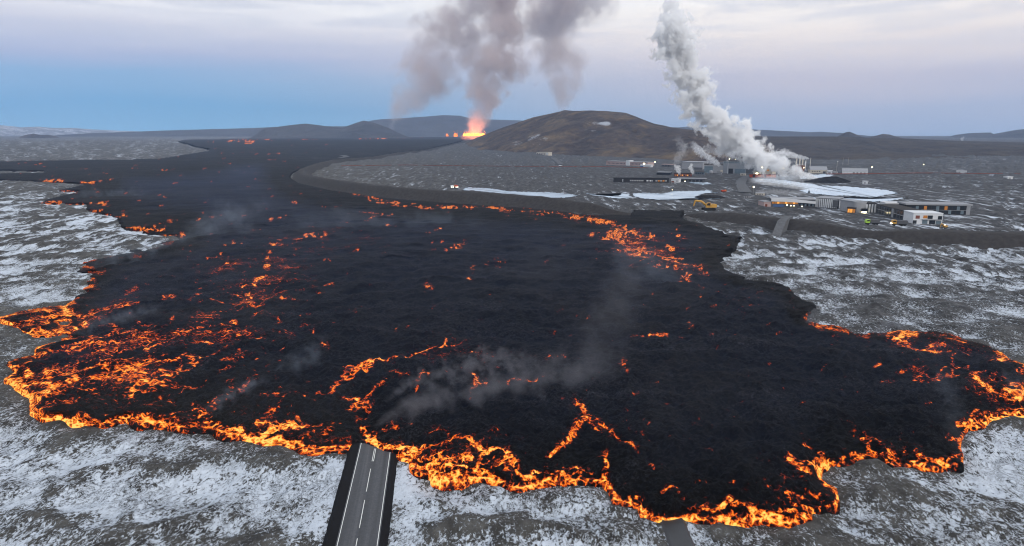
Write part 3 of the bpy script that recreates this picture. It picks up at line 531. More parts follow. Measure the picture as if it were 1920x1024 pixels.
S('A',12,.85, 450,158,530,145); S('A',12,.85, 455,187,520,183); S('A',12,.75, 490,218,585,205); S('A',12,.85, 445,270,530,250); S('A',14,.92, 460,308,520,292); S('A',9,.7, 590,125,640,115); S('A',9,.7, 750,120,790,118); S('A',10,.8, 830,77,895,65); S('A',10,.7, 910,60,975,40); S('A',9,.6, 560,220,590,190); S('A',10,.65, 440,355,530,345); S('A',14,.85, 375,402,420,380); S('A',9,.65, 640,355,720,350); S('A',10,.8, 920,352,990,350); S('A',9,.6, 530,300,560,295); S('A',10,.7, 700,320,760,300); S('A',8,.6, 1110,380,1140,365); S('A',40,.5, 640,370,760,330)
S('I',9,.97, 1915,782,1990,784,2080,770,2190,736); S('I',7,.85, 1920,690,2000,708,2120,706,2190,730); S('I',12,.8, 1930,740,2010,750,2090,740)
em = fbm(GX, GY, 20, 4, 331, .6, spac) * .5 + .55
for cx, cy_, rx, ry, I in ((230,690,260,110,.47),(420,640,220,90,.40),(480,510,170,70,.36),(250,775,260,35,.52),(560,795,130,45,.46),(950,850,200,55,.47),(1420,955,150,35,.44),(1750,650,120,26,.42),(1860,720,80,50,.42),(1200,462,110,30,.44),(1290,512,60,25,.42),(640,450,130,40,.33),(120,600,130,30,.47),(300,440,60,25,.38),(850,660,160,40,.30),(1700,850,120,30,.38)):
    heat = np.maximum(heat, (I + .31) * em * np.exp(-(((UU - cx) / rx) ** 2 + ((VV - cy_) / ry) ** 2) ** 1.5))
# thin broken veins, drawn out along the flow
va_, vb_ = GX * .79 + GY * .62, -GX * .62 + GY * .79
vn = 1 - np.abs(fbm(va_ * .38, vb_, 11, 4, 351, .55, spac))
vk = smooth(fbm(GX, GY, 30, 3, 361, .6, spac) * 1.3 + .62)
vm = np.zeros_like(UU)
for cx, cy_, rx, ry, I in ((250,680,300,110,.95),(470,560,250,110,.80),(330,760,320,45,.9),(560,470,300,60,.62),(760,640,200,60,.5),(1230,470,150,45,.85),(1430,560,140,50,.6),(1780,690,170,60,.8),(1500,900,160,60,.6),(980,800,200,50,.5)):
    vm = np.maximum(vm, I * np.exp(-(((UU - cx) / rx) ** 2 + ((VV - cy_) / ry) ** 2) ** 1.6))
heat = np.maximum(heat, vm * vk * smooth((vn - .82) / .12))
# loose glowing specks, thick on the left, sparse on the right
rs = np.random.RandomState(5)
for _ in range(2300):
    u, v = rs.uniform(0, 1900), 270 + 560 * rs.rand() ** 1.1
    p = .95 if u < 700 else .28
    if rs.rand() > p: continue
    L = rs.uniform(0, 9) * (.4 + v / 900)
    S('I', 1.4 + 1.2 * rs.rand() * v / 700, rs.uniform(.42, .85), u, v, u + L, v - L * rs.uniform(-.1, .4))
side_a = smooth((UU - 520) / 250)

swell = fbm(GX, GY, 60, 3, 71, .5, spac) * .9 + (1 - np.abs(fbm(GX, GY, 22, 3, 77, .5, spac))) * 1.1 - .6
slab = fbm(GX, GY, 13, 3, 87, .55, spac); slab = (np.floor(slab * 3.2) + smooth((slab * 3.2 - np.floor(slab * 3.2)) * 4 - 3)) / 3.2
rub = fbm(GX, GY, 5.5, 5, 81, .62, spac)
rub2 = 1 - np.abs(fbm(GX, GY, 3.2, 3, 91, .6, spac)) 
thick = 1.9 + swell * .7 + 1.6 * smooth(sdm / 30)
LZ = GB + lift * (thick + rub * .75 + rub2 * .6 + slab * .95 - .4) + .12 - 3.0 * smooth(-sdm / 1.2) - .3 * smooth(heat * 2) * lift
LK = 1 - lift * (thick + .1) / (CAM_H - GB + 6)
keep = sdm > -2.5 - spac
kq = keep[:-1, :-1] & keep[1:, :-1] & keep[:-1, 1:] & keep[1:, 1:]
lq = quad[kq.ravel()]
used, inv = np.unique(lq, return_inverse=True)
lava = mesh_np("lava_field", np.stack([GX * LK, GY * LK, LZ], -1).reshape(-1, 3)[used], inv.reshape(-1, 4), M['lava'], attrs={"glow_level": heat.ravel()[used], "side": side_a.ravel()[used]})
tag(lava, kind="structure")
del VA, quad, lq

# ------------------------------------------------------------------ roads
def strip(name, c, d, n, a0, a1, l0, l1, z, mat, parent=None, edge=0.0, steps=60):
    """ribbon along a straight line; a0..a1 across, l0..l1 along; edge drops the rims to the ground"""
    V, F = [], []
    cols = [a0, a1] if not edge else [a0 - edge, a0, a1, a1 + edge]
    zs = [z, z] if not edge else [-.6, z, z, -.6]
    for i in range(steps + 1):
        l = l0 + (l1 - l0) * i / steps
        for a, q in zip(cols, zs):
            p = c + d * l + n * (a + (random.uniform(-.12, .12) if edge and q < 0 else 0)); V.append((p.x, p.y, q))
    m_ = len(cols)
    for i in range(steps):
        for j in range(m_ - 1): b = i * m_ + j; F.append((b, b + 1, b + m_ + 1, b + m_))
    return mesh_py(name, V, F, mat, parent)
LEN_UP = (RL0 - RL1).length + 14
m_, k_, o_ = mat_new("worn_asphalt")
ps_ = k_.n("ShaderNodeNewGeometry").outputs["Position"]
ang_ = math.atan2(rnrm.y, rnrm.x)
lv_ = k_.mapping(k_.mapping(ps_, rot=(0, 0, -ang_)), scale=(1.0, .012, 1))
st_ = k_.noise(lv_, .9, 4, .6); gr_ = k_.noise(ps_, 2.2, 6, .7)
c_ = k_.ramp(k_.m('ADD', k_.m('MULTIPLY', st_, .65), k_.m('MULTIPLY', gr_, .35)), [(.33, (.034, .035, .039)), (.5, (.056, .058, .064)), (.66, (.088, .090, .098))]).outputs[0]
b_ = k_.n("ShaderNodeBsdfPrincipled", {"Base Color": c_, "Roughness": .75, "Specular IOR Level": .3}); k_.t.links.new(b_.outputs[0], o_.inputs[0]); M['asphalt'] = m_
ro = strip("road", rc, rdir, rnrm, -rhw - .3, rhw + .3, -260, LEN_UP, .62, M['asphalt']); tag(ro, kind="structure")
strip("road_shoulder", rc, rdir, rnrm, -rhw - 2.0, rhw + 1.0, -260, LEN_UP, .60, M['shoulder'], ro, edge=1.5, steps=240)
for s in (-1, 1): strip("edge_line", rc, rdir, rnrm, s * rhw - .065, s * rhw + .065, -260, LEN_UP, .626, M['paint'], ro)
def along(px, py): return (G(px, py) - rc).dot(rdir)
cc_ = 0.0
for (x0, y0, x1, y1) in ((678, 995, 675.5, 1015), (674, 997, 684, 943), (687, 927, 695.5, 884), (697, 869, 702.5, 842)):
    pass
dashes = [(along(684, 943), along(674.5, 996)), (along(695.5, 884), along(687, 927)), (along(703, 846), along(697.5, 870))]
gap = dashes[1][1] - dashes[0][0]; Ld = dashes[0][0] - dashes[0][1]
off = (G(684, 943) - rc).dot(rnrm)
for i in range(7): dashes.append((dashes[0][1] - gap - i * (gap + Ld), dashes[0][1] - gap - Ld - i * (gap + Ld)))
for a, b in dashes: strip("centre_dash", rc, rdir, rnrm, off - .07, off + .07, b, a, .626, M['paint'], ro, steps=1)
a, b = dashes[2]
strip("centre_dash", rc, rdir, rnrm, off + .25, off + .39, b, a, .626, M['paint'], ro, steps=1)
tk = strip("dirt_track", TR1, tdir, tnrm, -1.9, 1.9, -220, 16, .25, M['wet'], edge=1.2, steps=160); tag(tk, kind="structure")

def ribbon(name, pts, w0, w1, mat, z=.5, kind="structure", parent=None):
    """a strip laid along ground points given in pixels, real width in metres"""
    P = [G(*p) for p in pts]; V, F = [], []
    for i, p in enumerate(P):
        d = (P[min(i + 1, len(P) - 1)] - P[max(i - 1, 0)]); d.z = 0; d.normalize(); n = Vector((d.y, -d.x, 0))
        wd = w0 + (w1 - w0) * i / (len(P) - 1)
        for s in (-1, 1): q = p + n * s * wd / 2; V.append((q.x, q.y, p.z + z))
    for i in range(len(P) - 1): b = 2 * i; F.append((b, b + 1, b + 3, b + 2))
    o = mesh_py(name, V, F, mat, parent)
    if kind and not parent: tag(o, kind=kind)
    return o
ribbon("old_road", [(508,283),(560,285),(610,289),(640,293),(650,297),(636,300),(585,300)], 26, 16, M['track'], 5.4)
ribbon("path", [(1052,309),(1046,303),(1037,297),(1050,295),(1075,295)], 14, 14, M['track'], .9)
ribbon("path", [(858,360),(870,352),(900,345),(918,341)], 7, 5, M['track'], .9)
ribbon("path", [(1398,362),(1392,352),(1388,345),(1392,338),(1402,330)], 16, 14, M['track'], .9)
ribbon("path", [(1444,309),(1560,308),(1700,307.5),(1920,307)], 16, 16, M['track'], 1.2)
ribbon("path", [(820,313),(1000,314),(1060,311),(1130,311)], 7, 7, M['berm_crest'], 1.0)

# ------------------------------------------------------------------ earth barriers
def resample(P, step):
    out = [P[0]]
    for a, b in zip(P[:-1], P[1:]):
        n = max(1, int((b - a).length / step)); out += [a + (b - a) * (i / n) for i in range(1, n + 1)]
    return out
def berm(name, base, hts, wd, flip=1, seed=0):
    """bank whose near toe runs through the given pixels; wd = slope, crest and back-slope widths in metres per metre of height"""
    P = [G(*p) for p in base]; L = [0]
    for a, b in zip(P[:-1], P[1:]): L.append(L[-1] + (b - a).length)
    # smooth resampling
    n = max(24, int(L[-1] / 12)); t = np.linspace(0, L[-1], n)
    X = np.interp(t, L, [p.x for p in P]); Y = np.interp(t, L, [p.y for p in P]); H = np.interp(t, L, hts)
    ker = np.ones(7) / 7
    for _ in range(2):
        X = np.convolve(np.pad(X, 3, 'reflect', reflect_type='odd'), ker, 'valid'); Y = np.convolve(np.pad(Y, 3, 'reflect', reflect_type='odd'), ker, 'valid')
    dx, dy = np.gradient(X), np.gradient(Y); l = np.hypot(dx, dy); nx, ny = -dy / l * flip, dx / l * flip
    prof = [(-.35, -.12), (0, 0), (.5, .36), (1, .74), (1.35, .95), (1.6, 1.0), (1.6 + wd[1], 1.0), (1.85 + wd[1], .93), (2.3 + wd[1], .6), (2.9 + wd[1], .2), (3.3 + wd[1], -.15)]
    rows = []
    for a, z in prof:
        off_ = a * wd[0] * H
        x, y = X + nx * off_, Y + ny * off_
        zz_ = z * H + fbm(x, y, 14, 3, 100 + seed, .5) * .7 * (0 < z < 1.01) - (.3 if z <= 0 else 0)
        rows.append(np.stack([x, y, zbase(np.hypot(x, y)) + zz_], -1))
    V = np.stack(rows, 1).reshape(-1, 3); m_ = len(prof)
    ii = np.arange(n * m_).reshape(n, m_)
    F = np.stack([ii[:-1, :-1], ii[:-1, 1:], ii[1:, 1:], ii[1:, :-1]], -1).reshape(-1, 4)
    if flip > 0: F = F[:, ::-1]
    o = mesh_np(name, V, F, M['berm']); return tag(o, kind="structure")
berm("earth_bank_terrain", [(889,262),(862,268),(823,277),(793,284),(741,289),(686,299),(615,305),(577,315),(549,326),(544,334),(560,344),(618,357),(713,371),(823,380),(920,386),(1025,393),(1083,402),(1130,403.5),(1183,404)],
     [3,4,5,6,6,7,8,9,9,9,10,11,11,11,11,10,8,5,1.5], (1.05, .7), 1, 1)
berm("earth_bank_terrain", [(1279,407),(1300,414),(1340,417),(1380,421),(1430,428),(1480,436),(1560,441),(1634,446),(1700,458),(1800,464),(1920,468),(2150,476)], [2,6,7,7,7,7,5,4,6.5,7.5,8,8], (1.2, 1.4), 1, 2)
ramp_p = [G(1457,442), G(1470,412)]
def quadsheet(name, px, zs, mat):
    V = []
    for (x, y), z in zip(px, zs): p = G(x, y); V.append((p.x, p.y, p.z + z))
    return mesh_py(name, V, [tuple(range(len(V)))], mat)
# ramp over the bank: rises from the plain to the crest
def ramp():
    a0, a1 = G(1448,441.5), G(1465,441.5); d = G(1478,424) - G(1457,441.5); d.z = 0; d.normalize()
    V, F = [], []
    for k, z in ((-4, .3), (10, 5.0), (22, 8.6), (34, 8.7), (60, 8.4)):
        for p in (a0, a1): q = p + d * k; V.append((q.x, q.y, q.z + z))
        for p in (a0, a1): q = p + d * k; V.append((q.x, q.y, -1))
    for i in range(4):
        b = i * 4; F += [(b, b + 1, b + 5, b + 4), (b + 2, b, b + 4, b + 6), (b + 1, b + 3, b + 7, b + 5)]
    F += [(2, 3, 1, 0), (16, 17, 19, 18)]
    o = mesh_py("ramp_road", V, F, M['track']); tag(o, kind="structure")
ramp()

# ------------------------------------------------------------------ milky pools
def pool(pts, z=.45):
    P = []
    n = len(pts)
    for i in range(n):
        (x0, y0), (x1, y1) = pts[i], pts[(i + 1) % n]
        for k in range(14):
            t = k / 14; P.append((x0 + (x1 - x0) * t + random.uniform(-3.5, 3.5) * (k > 0), y0 + (y1 - y0) * t + random.uniform(-.7, .7) * (k > 0)))
    V = []
    for x, y in P: p = G(x, y); V.append((p.x, p.y, p.z + z))
    me = bpy.data.meshes.new("pool_water"); me.from_pydata(V, [], [tuple(range(len(V)))]); me.update()
    o = link("pool_water", me, M['pool']); return tag(o, kind="structure")
pool([(858,353),(878,352),(915,354),(938,357),(950,359),(1000,361),(1040,362),(1078,366),(1082,368),(1060,371),(1040,373),(1000,371),(960,370),(945,367),(930,363),(900,359),(870,357)])
pool([(1101,363),(1117,365),(1140,368),(1160,367),(1165,363),(1178,364),(1183,370),(1176,373),(1150,372),(1130,369),(1110,367)])
pool([(1188,363),(1215,362.5),(1240,364),(1257,360),(1265,359),(1300,359),(1335,357),(1332,361),(1310,366),(1325,370),(1350,373),(1330,374),(1290,373),(1255,376),(1230,375),(1205,373),(1190,369)])
pool([(1412,335),(1445,336),(1480,340),(1520,345),(1535,348),(1580,350),(1640,354),(1672,359),(1683,363),(1660,366),(1644,370),(1631,371),(1598,368),(1560,367),(1528,364),(1510,362),(1500,358),(1515,354),(1490,349),(1450,344),(1415,340)])
pool([(1494,371),(1530,370),(1590,371.5),(1640,374),(1690,371),(1702,372),(1670,377),(1640,379),(1600,377),(1560,375),(1520,375)], .5)
pool([(1500,330),(1540,327),(1563,328),(1556,332),(1520,336),(1500,336)])
pool([(1291,360),(1330,360.5),(1345,362),(1340,363),(1300,362)], .5)
pool([(1292,342),(1330,343),(1335,346),(1318,347),(1300,345)])

# ------------------------------------------------------------------ hills and mountains
def hill(name, crest, base, Db, depth, mat, nz=10, seed=0, patches=(), curve=1.0, cols=260, rows=60, back=.8):
    """heightfield; crest = skyline pixels, base = pixel heights where it meets the plain, Db = distance of its foot (list or number)"""
    cx, cyy = [c[0] for c in crest], [c[1] for c in crest]
    u = np.linspace(cx[0], cx[-1], cols); yc = np.interp(u, cx, cyy)
    if callable(Db): D0 = np.array([Db(k) for k in u])
    else: D0 = np.full(cols, float(Db))
    z0 = zbase(D0) - 4
    Dc = D0 + depth
    xr, vr = (u - 960) / FPX, (yc - 512) / FPX
    h = np.sqrt(xr ** 2 + (cp - vr * sp_) ** 2)
    zc = CAM_H - Dc * (sp_ + vr * cp) / h
    az = np.arctan2(xr, cp - (np.full(cols, 256.) - 512) / FPX * sp_)
    V = np.zeros((rows, cols, 3)); ts = np.concatenate([np.linspace(0, 1, rows * 2 // 3), np.linspace(1, 1 + back, rows - rows * 2 // 3 + 1)[1:]])
    pat = np.zeros((rows, cols))
    for i, t in enumerate(ts):
        D = D0 + depth * t
        f = smooth(t) * .55 + .45 * (1 - (1 - t) ** 2) if t <= 1 else (1 - smooth((t - 1) / back))
        f = f ** curve
        X, Y = np.sin(az) * D, np.cos(az) * D
        g = fbm(X, Y, depth * .5, 6, 200 + seed, .52)
        rg = 1 - np.abs(fbm(X + 500, Y, depth * .35, 5, 230 + seed, .5))
        env = min(1, 4 * t * (1 - t)) * (1 - t) ** .6 if t <= 1 else .12
        V[i] = np.stack([X, Y, z0 + (zc - z0) * f + (g * nz + (rg - .75) * nz * 1.2) * env * np.clip((zc - z0) / 40, 0, 1)], -1)
    ii = np.arange(rows * cols).reshape(rows, cols)
    F = np.stack([ii[:-1, :-1], ii[:-1, 1:], ii[1:, 1:], ii[1:, :-1]], -1).reshape(-1, 4)
    # projected position of every vertex, for where the snow patches of the real hill lie
    P = V.reshape(-1, 3); dz = P[:, 2] - CAM_H
    dep = P[:, 1] * cp - dz * sp_; pu = 960 + FPX * P[:, 0] / dep; pv = 512 - FPX * (P[:, 1] * sp_ + dz * cp) / dep
    pt = np.zeros(len(P))
    for (a, b, rx, ry, k) in patches: pt = np.maximum(pt, k * np.exp(-((pu - a) / rx) ** 2 - ((pv - b) / ry) ** 2))
    o = mesh_np(name, P, F, mat, attrs={"patch": pt}); return tag(o, kind="structure")
HM = hill_mat("brown_moss_hill", (.022, .018, .018), (.062, .046, .039), (.165, .115, .064), -.01, .006)
HM2 = hill_mat("brown_plateau", (.022, .019, .019), (.048, .040, .036), (.085, .068, .052), -.04, .006)
FM = hill_mat("far_dark_mountain", (.030, .028, .028), (.045, .042, .040), (.07, .066, .062), -.08, .002)
SM = hill_mat("snowy_mountain", (.10, .10, .11), (.16, .16, .17), (.3, .3, .32), .25, .002)
hill("hill", [(872,268),(890,260),(910,252),(943,239),(973,229),(1000,220),(1033,213),(1052,208.5),(1058,207.5),(1074,209),(1107,208),(1148,211),(1173,213),(1197,222),(1225,232),(1258,239),(1300,244),(1333,249),(1380,256),(1430,268),(1470,285)], None,
     lambda u: np.interp(u, [870,893,957,1060,1220,1300,1400,1470], [dist_of(870,276),dist_of(893,281),dist_of(957,285),dist_of(1060,291),dist_of(1220,298),dist_of(1300,303),dist_of(1400,306),dist_of(1470,306)]), 900, HM, 30, 1,
     patches=[(1130,231,30,5,.75),(1005,262,30,13,.50),(970,268,20,10,.40),(1110,245,50,5,.42),(1060,258,34,9,.32),(1290,268,30,20,.30),(1240,262,40,8,.2)], cols=340, rows=130)
hill("hill", [(1310,262),(1340,256),(1390,254.5),(1440,256),(1565,256),(1705,260),(1815,265),(1920,267),(2100,268),(2250,276)], None, lambda u: np.interp(u, [1310,1480,1620,1780,1920,2250], [dist_of(1310,300),dist_of(1480,301),dist_of(1620,301),dist_of(1780,299),dist_of(1920,297),dist_of(2250,300)]), 1300, HM2, 16, 2,
     patches=[(1700,288,40,4,.25),(1560,285,30,5,.2)], cols=300, rows=90)
hill("mountain", [(440,264),(470,258),(481,252),(497,241),(536,236),(574,232),(615,237),(642,240),(667,231),(683,226),(702,230),(727,239),(754,252),(780,262)], None, 6300, 700, FM, 16, 3)
hill("mountain", [(640,262),(665,240),(697,226),(713,224),(765,221),(795,219),(831,216),(864,217),(878,221),(916,224),(976,226),(1040,232),(1100,245)], None, 9300, 1200, FM, 26, 4, patches=[(835,222,40,4,.3),(770,228,30,5,.18)])
hill("mountain", [(60,258),(120,252.5),(180,249.5),(232,248),(301,245),(410,242),(480,240),(560,236),(640,237),(700,236),(760,246)], None, 8600, 900, FM, 14, 5)
hill("mountain", [(-200,240),(-60,237),(0,235),(25,237),(40,239),(75,237.5),(100,240),(140,240),(170,242.5),(220,245),(280,248),(330,252)], None, 11600, 1000, SM, 40, 6)
hill("mountain", [(1180,246),(1226,236),(1250,238.5),(1272,239),(1300,236.5),(1330,239),(1350,243),(1377,240),(1418,243),(1456,245),(1516,248),(1541,247.5),(1577,250),(1640,256),(1720,260)], None, 7800, 900, FM, 20, 7)
hill("hill", [(1568,257),(1577,252),(1585,248),(1592,247),(1600,250),(1612,255),(1622,258)], None, 4600, 300, HM2, 8, 8, cols=90, rows=40)
hill("hill", [(1628,259),(1640,255),(1655,251),(1668,252.5),(1680,256),(1695,260)], None, 4650, 300, HM2, 8, 9, cols=90, rows=40)
hill("mountain", [(1690,262),(1740,258),(1778,257),(1790,253),(1815,250),(1857,249),(1862,252),(1903,244),(1935,241),(2000,238),(2100,246),(2200,258)], None, 7400, 900, FM, 20, 10)
hill("hill", [(36,257),(46,253.5),(57,251.5),(64,250.2),(70,252),(76,253.5),(84,253),(90,252.6),(98,254),(110,257)], None, 7200, 120, HM2, 3, 11, cols=90, rows=30)
hill("hill", [(1298,374),(1310,368.5),(1322,365.5),(1336,365.5),(1352,367),(1370,371),(1388,378)], None, lambda u: dist_of(u, 376), 40, M['black'] and hill_mat("black_mound", (.012,.012,.013), (.022,.021,.022), (.04,.038,.038), -.2, .05), 2, 13, cols=80, rows=30)
hill("hill", [(1500,343),(1530,336.5),(1555,331.5),(1575,331),(1592,336),(1612,343)], None, lambda u: dist_of(u, 345), 60, hill_mat("black_ridge", (.012,.012,.013), (.022,.021,.022), (.04,.038,.038), -.2, .05), 2, 14, cols=80, rows=30)

# ------------------------------------------------------------------ buildings
def house(name, label, a, b, depth, hpx, wall, roof='flat', roofmat=None, wins=(), extra=None, overhang=.4, cat="building", group=None, eave=None, roof_h=None):
    """front foot from pixel a to pixel b; wins: (x0, x1, z0, z1, material) as shares of the front"""
    A, B = G(*a), G(*b); d = B - A; d.z = 0; L = d.length; ang = math.atan2(d.y, d.x)
    h = hpx * mpp(A + d / 2)
    root = empty(name, (A.x, A.y, A.z), ang, label, cat, group)
    if (Matrix.Rotation(ang, 3, 'Z') @ Vector((0, 1, 0))).dot(A) < 0: depth = -depth
    y0, y1 = (0, depth) if depth > 0 else (depth, 0)
    MB().box(0, L, y0, y1, -3, h).build("wall", wall, root)
    rm = roofmat or M['roof']; o = overhang; fs = -1 if depth > 0 else 1; yf = 0
    if roof == 'flat': MB().box(-o, L + o, y0 - o, y1 + o, h + .003, h + (roof_h or .7)).build("roof", rm, root)
    elif roof == 'gable': 
        rh = roof_h or h * .35; ym = (y0 + y1) / 2
        mb = MB(); mb.V = [Vector(v) for v in ((-o, y0 - o, h), (-o, y1 + o, h), (-o, ym, h + rh), (L + o, y0 - o, h), (L + o, y1 + o, h), (L + o, ym, h + rh))]
        mb.F = [(0, 2, 1), (3, 4, 5), (0, 3, 5, 2), (1, 2, 5, 4), (0, 1, 4, 3)]; mb.build("roof", rm, root)
    for wn_ in wins:
        x0, x1, z0, z1, mt = wn_[:5]; nm = wn_[5] if len(wn_) > 5 else "window"
        t = .12 if len(wn_) < 7 else wn_[6]
        MB().box(x0 * L, x1 * L, min(0, fs * t), max(0, fs * t), z0 * h, z1 * h).build(nm, mt, root)
    if extra: extra(root, L, h, y0, y1)
    return root
def row(n, x0, x1, z0, z1, fill=.65, mats=None, name="window"):
    wd = (x1 - x0) / n
    return [(x0 + i * wd, x0 + (i + fill) * wd, z0, z1, (mats or [M['glass']])[i % len(mats or [1])], name) for i in range(n)]

# geothermal power station
house("power_hall", "large grey clad power hall with dark doorway, under the big steam plume", (1355,325), (1419,327), 70, 23, M['steel'], wins=[(.17,.30,.0,.40,M['black'],'door'), (.13,.40,.42,.78,M['conc'],'wall_panel'), (.36,.66,.02,.38,M['teal'],'window'), (.68,.99,.04,.40,M['dconc'],'wall_panel')] + row(9,.02,.98,.86,.93,.9,[M['teal']]))
house("turbine_hall", "grey green hall with low roof left of the large power hall", (1320,324.5), (1356,325), 55, 15, M['conc'], wins=[(.0,.45,.05,.85,M['teal'],'window'), (.85,.98,.05,.4,M['cream'],'door')])
house("cream_block", "cream block beside the right end of the power hall", (1421,327), (1448,328), 50, 22, M['cream'], wins=[(.2,.32,.55,.66,M['lamp'],'window'), (.6,.75,.3,.42,M['amber2'],'window')])
house("workshop", "pale grey workshop with long roof behind two small steam puffs", (1278,317), (1317,318), 45, 13, M['conc'], wins=[(.5,1.0,.0,.28,M['dconc'],'door')], roofmat=M['steel'])
house("pipe_rack", "red painted low row of pipe manifolds in front of cream block", (1406,332.5), (1455,333), 8, 5, M['red'], roofmat=M['rust'], cat="pipework", wins=[(.1,.2,.1,.9,M['black'],'panel'), (.3,.42,.1,.8,M['orange'],'panel'), (.55,.62,.1,.9,M['black'],'panel'), (.75,.95,.2,.9,M['orange'],'panel')])
house("control_hut", "small pale hut with lit front among red pipework", (1412,329), (1424,329.4), 8, 8, M['cream'], wins=[(.4,.75,.2,.6,M['lamp'],'window')])
house("glass_annex", "blue grey glass annex between workshop and turbine hall", (1303,327), (1321,327.3), 14, 4, M['teal'], wins=row(4,.05,.95,.2,.8,.7))
# long rose building under the hill
def tower(root, L, h, y0, y1): MB().box(.50 * L, .59 * L, y0 - 1.5, y0 + 14, -2, h * 1.35).build("tower", M['white'], root)
house("long_building", "long low rose coloured building at the foot of the brown hill", (1136,309), (1214,312), 26, 7, M['rose'], extra=tower, roofmat=M['conc'], wins=row(14,.02,.48,.35,.65,.5,[M['dconc']]) + row(9,.61,.9,.35,.65,.5,[M['dconc']]) + [(.90,.94,.3,.8,M['lamp'],'window')])
house("white_annex", "white flat annex with blue base at right end of the rose building", (1200,313), (1221,313.6), 10, 4, M['white'], roofmat=M['white'], wins=[(.0,.3,.0,.55,M['blue'],'panel'), (.4,.9,.25,.6,M['conc'],'window')])
house("hillside_house", "pale yellow low house on the slope below the brown hill", (1006,290.5), (1028,291.5), 18, 5, M['cream'], roofmat=M['cream'], wins=[(.84,.97,.1,.9,M['white'],'door')] + row(4,.05,.8,.2,.6,.5,[M['dconc']]))
# spa and low black buildings
house("clinic_building", "long black flat building with pale window strips before the milky pool", (1150,341.5), (1254,342.5), 14, 7.5, M['black'], roofmat=M['black'], wins=row(8,.30,.55,.25,.6,.85,[M['conc']]) + row(4,.6,.72,.25,.6,.85,[M['white'], M['conc']]) + row(5,.76,.97,.25,.6,.85,[M['conc'], M['amber2']]) + [(.16,.18,.1,.8,M['conc'],'post')])
house("entrance_box", "small white entrance cube at right end of long black building", (1258,342.3), (1273,342.8), 10, 6, M['white'], roofmat=M['white'], wins=[(.05,.4,.05,.5,M['rust'],'door'), (.6,.85,.3,.7,M['conc'],'window')])
house("canopy_building", "dark building with thin pale canopy roof right of white cube", (1274,341), (1322,341.5), 12, 6, M['dconc'], roofmat=M['conc'], overhang=2.5, wins=row(6,.06,.94,.1,.7,.7) + [(.2,.24,.1,.3,M['lamp'],'lamp')])
house("lit_pavilion", "brown pavilion with row of amber lit windows below the steam puffs", (1264,331), (1297,331.5), 14, 5.5, M['rust'], roofmat=M['black'], wins=row(9,.06,.94,.25,.65,.55,[M['amber2'], M['amber'], M['glass']]))
house("grey_roof_shed", "black shed with bright snowy flat roof behind long black building", (1231,327.5), (1256,328), 24, 4, M['black'], roofmat=M['conc'], wins=row(5,.1,.9,.2,.7,.6))
house("low_store", "dim grey brown low store left of the workshop", (1240,312.5), (1259,313), 20, 4, M['dconc'], roofmat=M['rose'], wins=row(3,.1,.9,.2,.7,.6))
# halls by the chimneys
house("gabled_hall", "cream gabled hall with grey roof right of the chimneys", (1519,325), (1551,325.5), 45, 6.5, M['cream'], 'gable', M['conc'], wins=[(.75,.9,.0,.6,M['dconc'],'door')] + row(4,.1,.65,.4,.7,.5,[M['dconc']]), roof_h=6)
house("white_garage", "small bright white garage at right end of cream gabled hall", (1551,325.8), (1560,326), 14, 5, M['white'], roofmat=M['white'], wins=[(.2,.7,.0,.7,M['conc'],'door')])
house("white_hall", "wide white hall with pale roof, lit doors, right of gabled hall", (1579,326), (1627,327), 45, 5, M['white'], 'gable', M['conc'], wins=row(4,.42,.98,.0,.65,.5,[M['dconc']]), roof_h=5)
house("white_shed", "small white box shed alone on dark plain beyond the lagoon", (1617,344.5), (1627,344.8), 8, 4.2, M['white'], roofmat=M['white'], wins=[(.3,.6,.0,.7,M['conc'],'door')])
house("white_shed", "lone white shed far right beneath the brown plateau", (1889,336), (1899,336), 10, 4, M['white'], roofmat=M['white'], wins=[(.3,.6,.0,.7,M['conc'],'door')])
house("white_shed", "long white shed on the track under the plateau, right of the lamps", (1793,323.5), (1812,324), 10, 2.6, M['white'], roofmat=M['white'], wins=[(.3,.4,.0,.7,M['conc'],'door')])

for k_, (px_, py_, w_, h_, lab_, mt_) in enumerate(((1396,371,12,4,"low grey pump hut on the path left of the spa building",'conc'),(1418,366,16,3.5,"long low grey hut under the brightest yellow lamp",'cream'),(1440,374,14,3,"flat dark hut behind the spa building roof",'dconc'),(1462,372,18,3,"pale flat hut behind the middle of the spa building",'conc'),(1344,327,9,4,"small grey hut in front of the turbine hall",'conc'),(1388,329,10,3.5,"small cream hut in front of the power hall",'cream'),(1466,326,12,5,"grey hut half hidden in steam right of the cream block",'steel'),(1562,325,8,3,"tiny white hut between the gabled hall and the wide white hall",'white'))):
    house("plant_hut", lab_, (px_, py_), (px_ + w_, py_ + .2), 7, h_, M[mt_], roofmat=M['conc'] if mt_ != 'conc' else M['dconc'], wins=row(3, .1, .9, .1, .7, .5, [M['dconc'], M['glass']]), cat="hut", group="small huts round the power station")
for px_, py_, r_, h_, lab_ in ((1333,326,3.2,6,"pale round tank in front of the turbine hall"),(1458,329,3.5,7,"pale round tank in steam right of the red pipework"),(1473,329,3.0,6,"rightmost pale round tank in steam near the red pipework"),(1511,324,3,5,"pale round tank below the short white chimney")):
    p = G(px_, py_); s_ = mpp(p); t = empty("storage_tank", p, 0, lab_, "tank", "round tanks at the power station")
    MB().tube((0, 0, -1), (0, 0, h_ * s_), r_ * s_, None, 20).build("shell", M['conc'], t, True)
    MB().tube((0, 0, h_ * s_), (0, 0, h_ * s_ + .9), r_ * s_ * 1.02, r_ * s_ * .3, 20).build("roof", M['steel'], t)

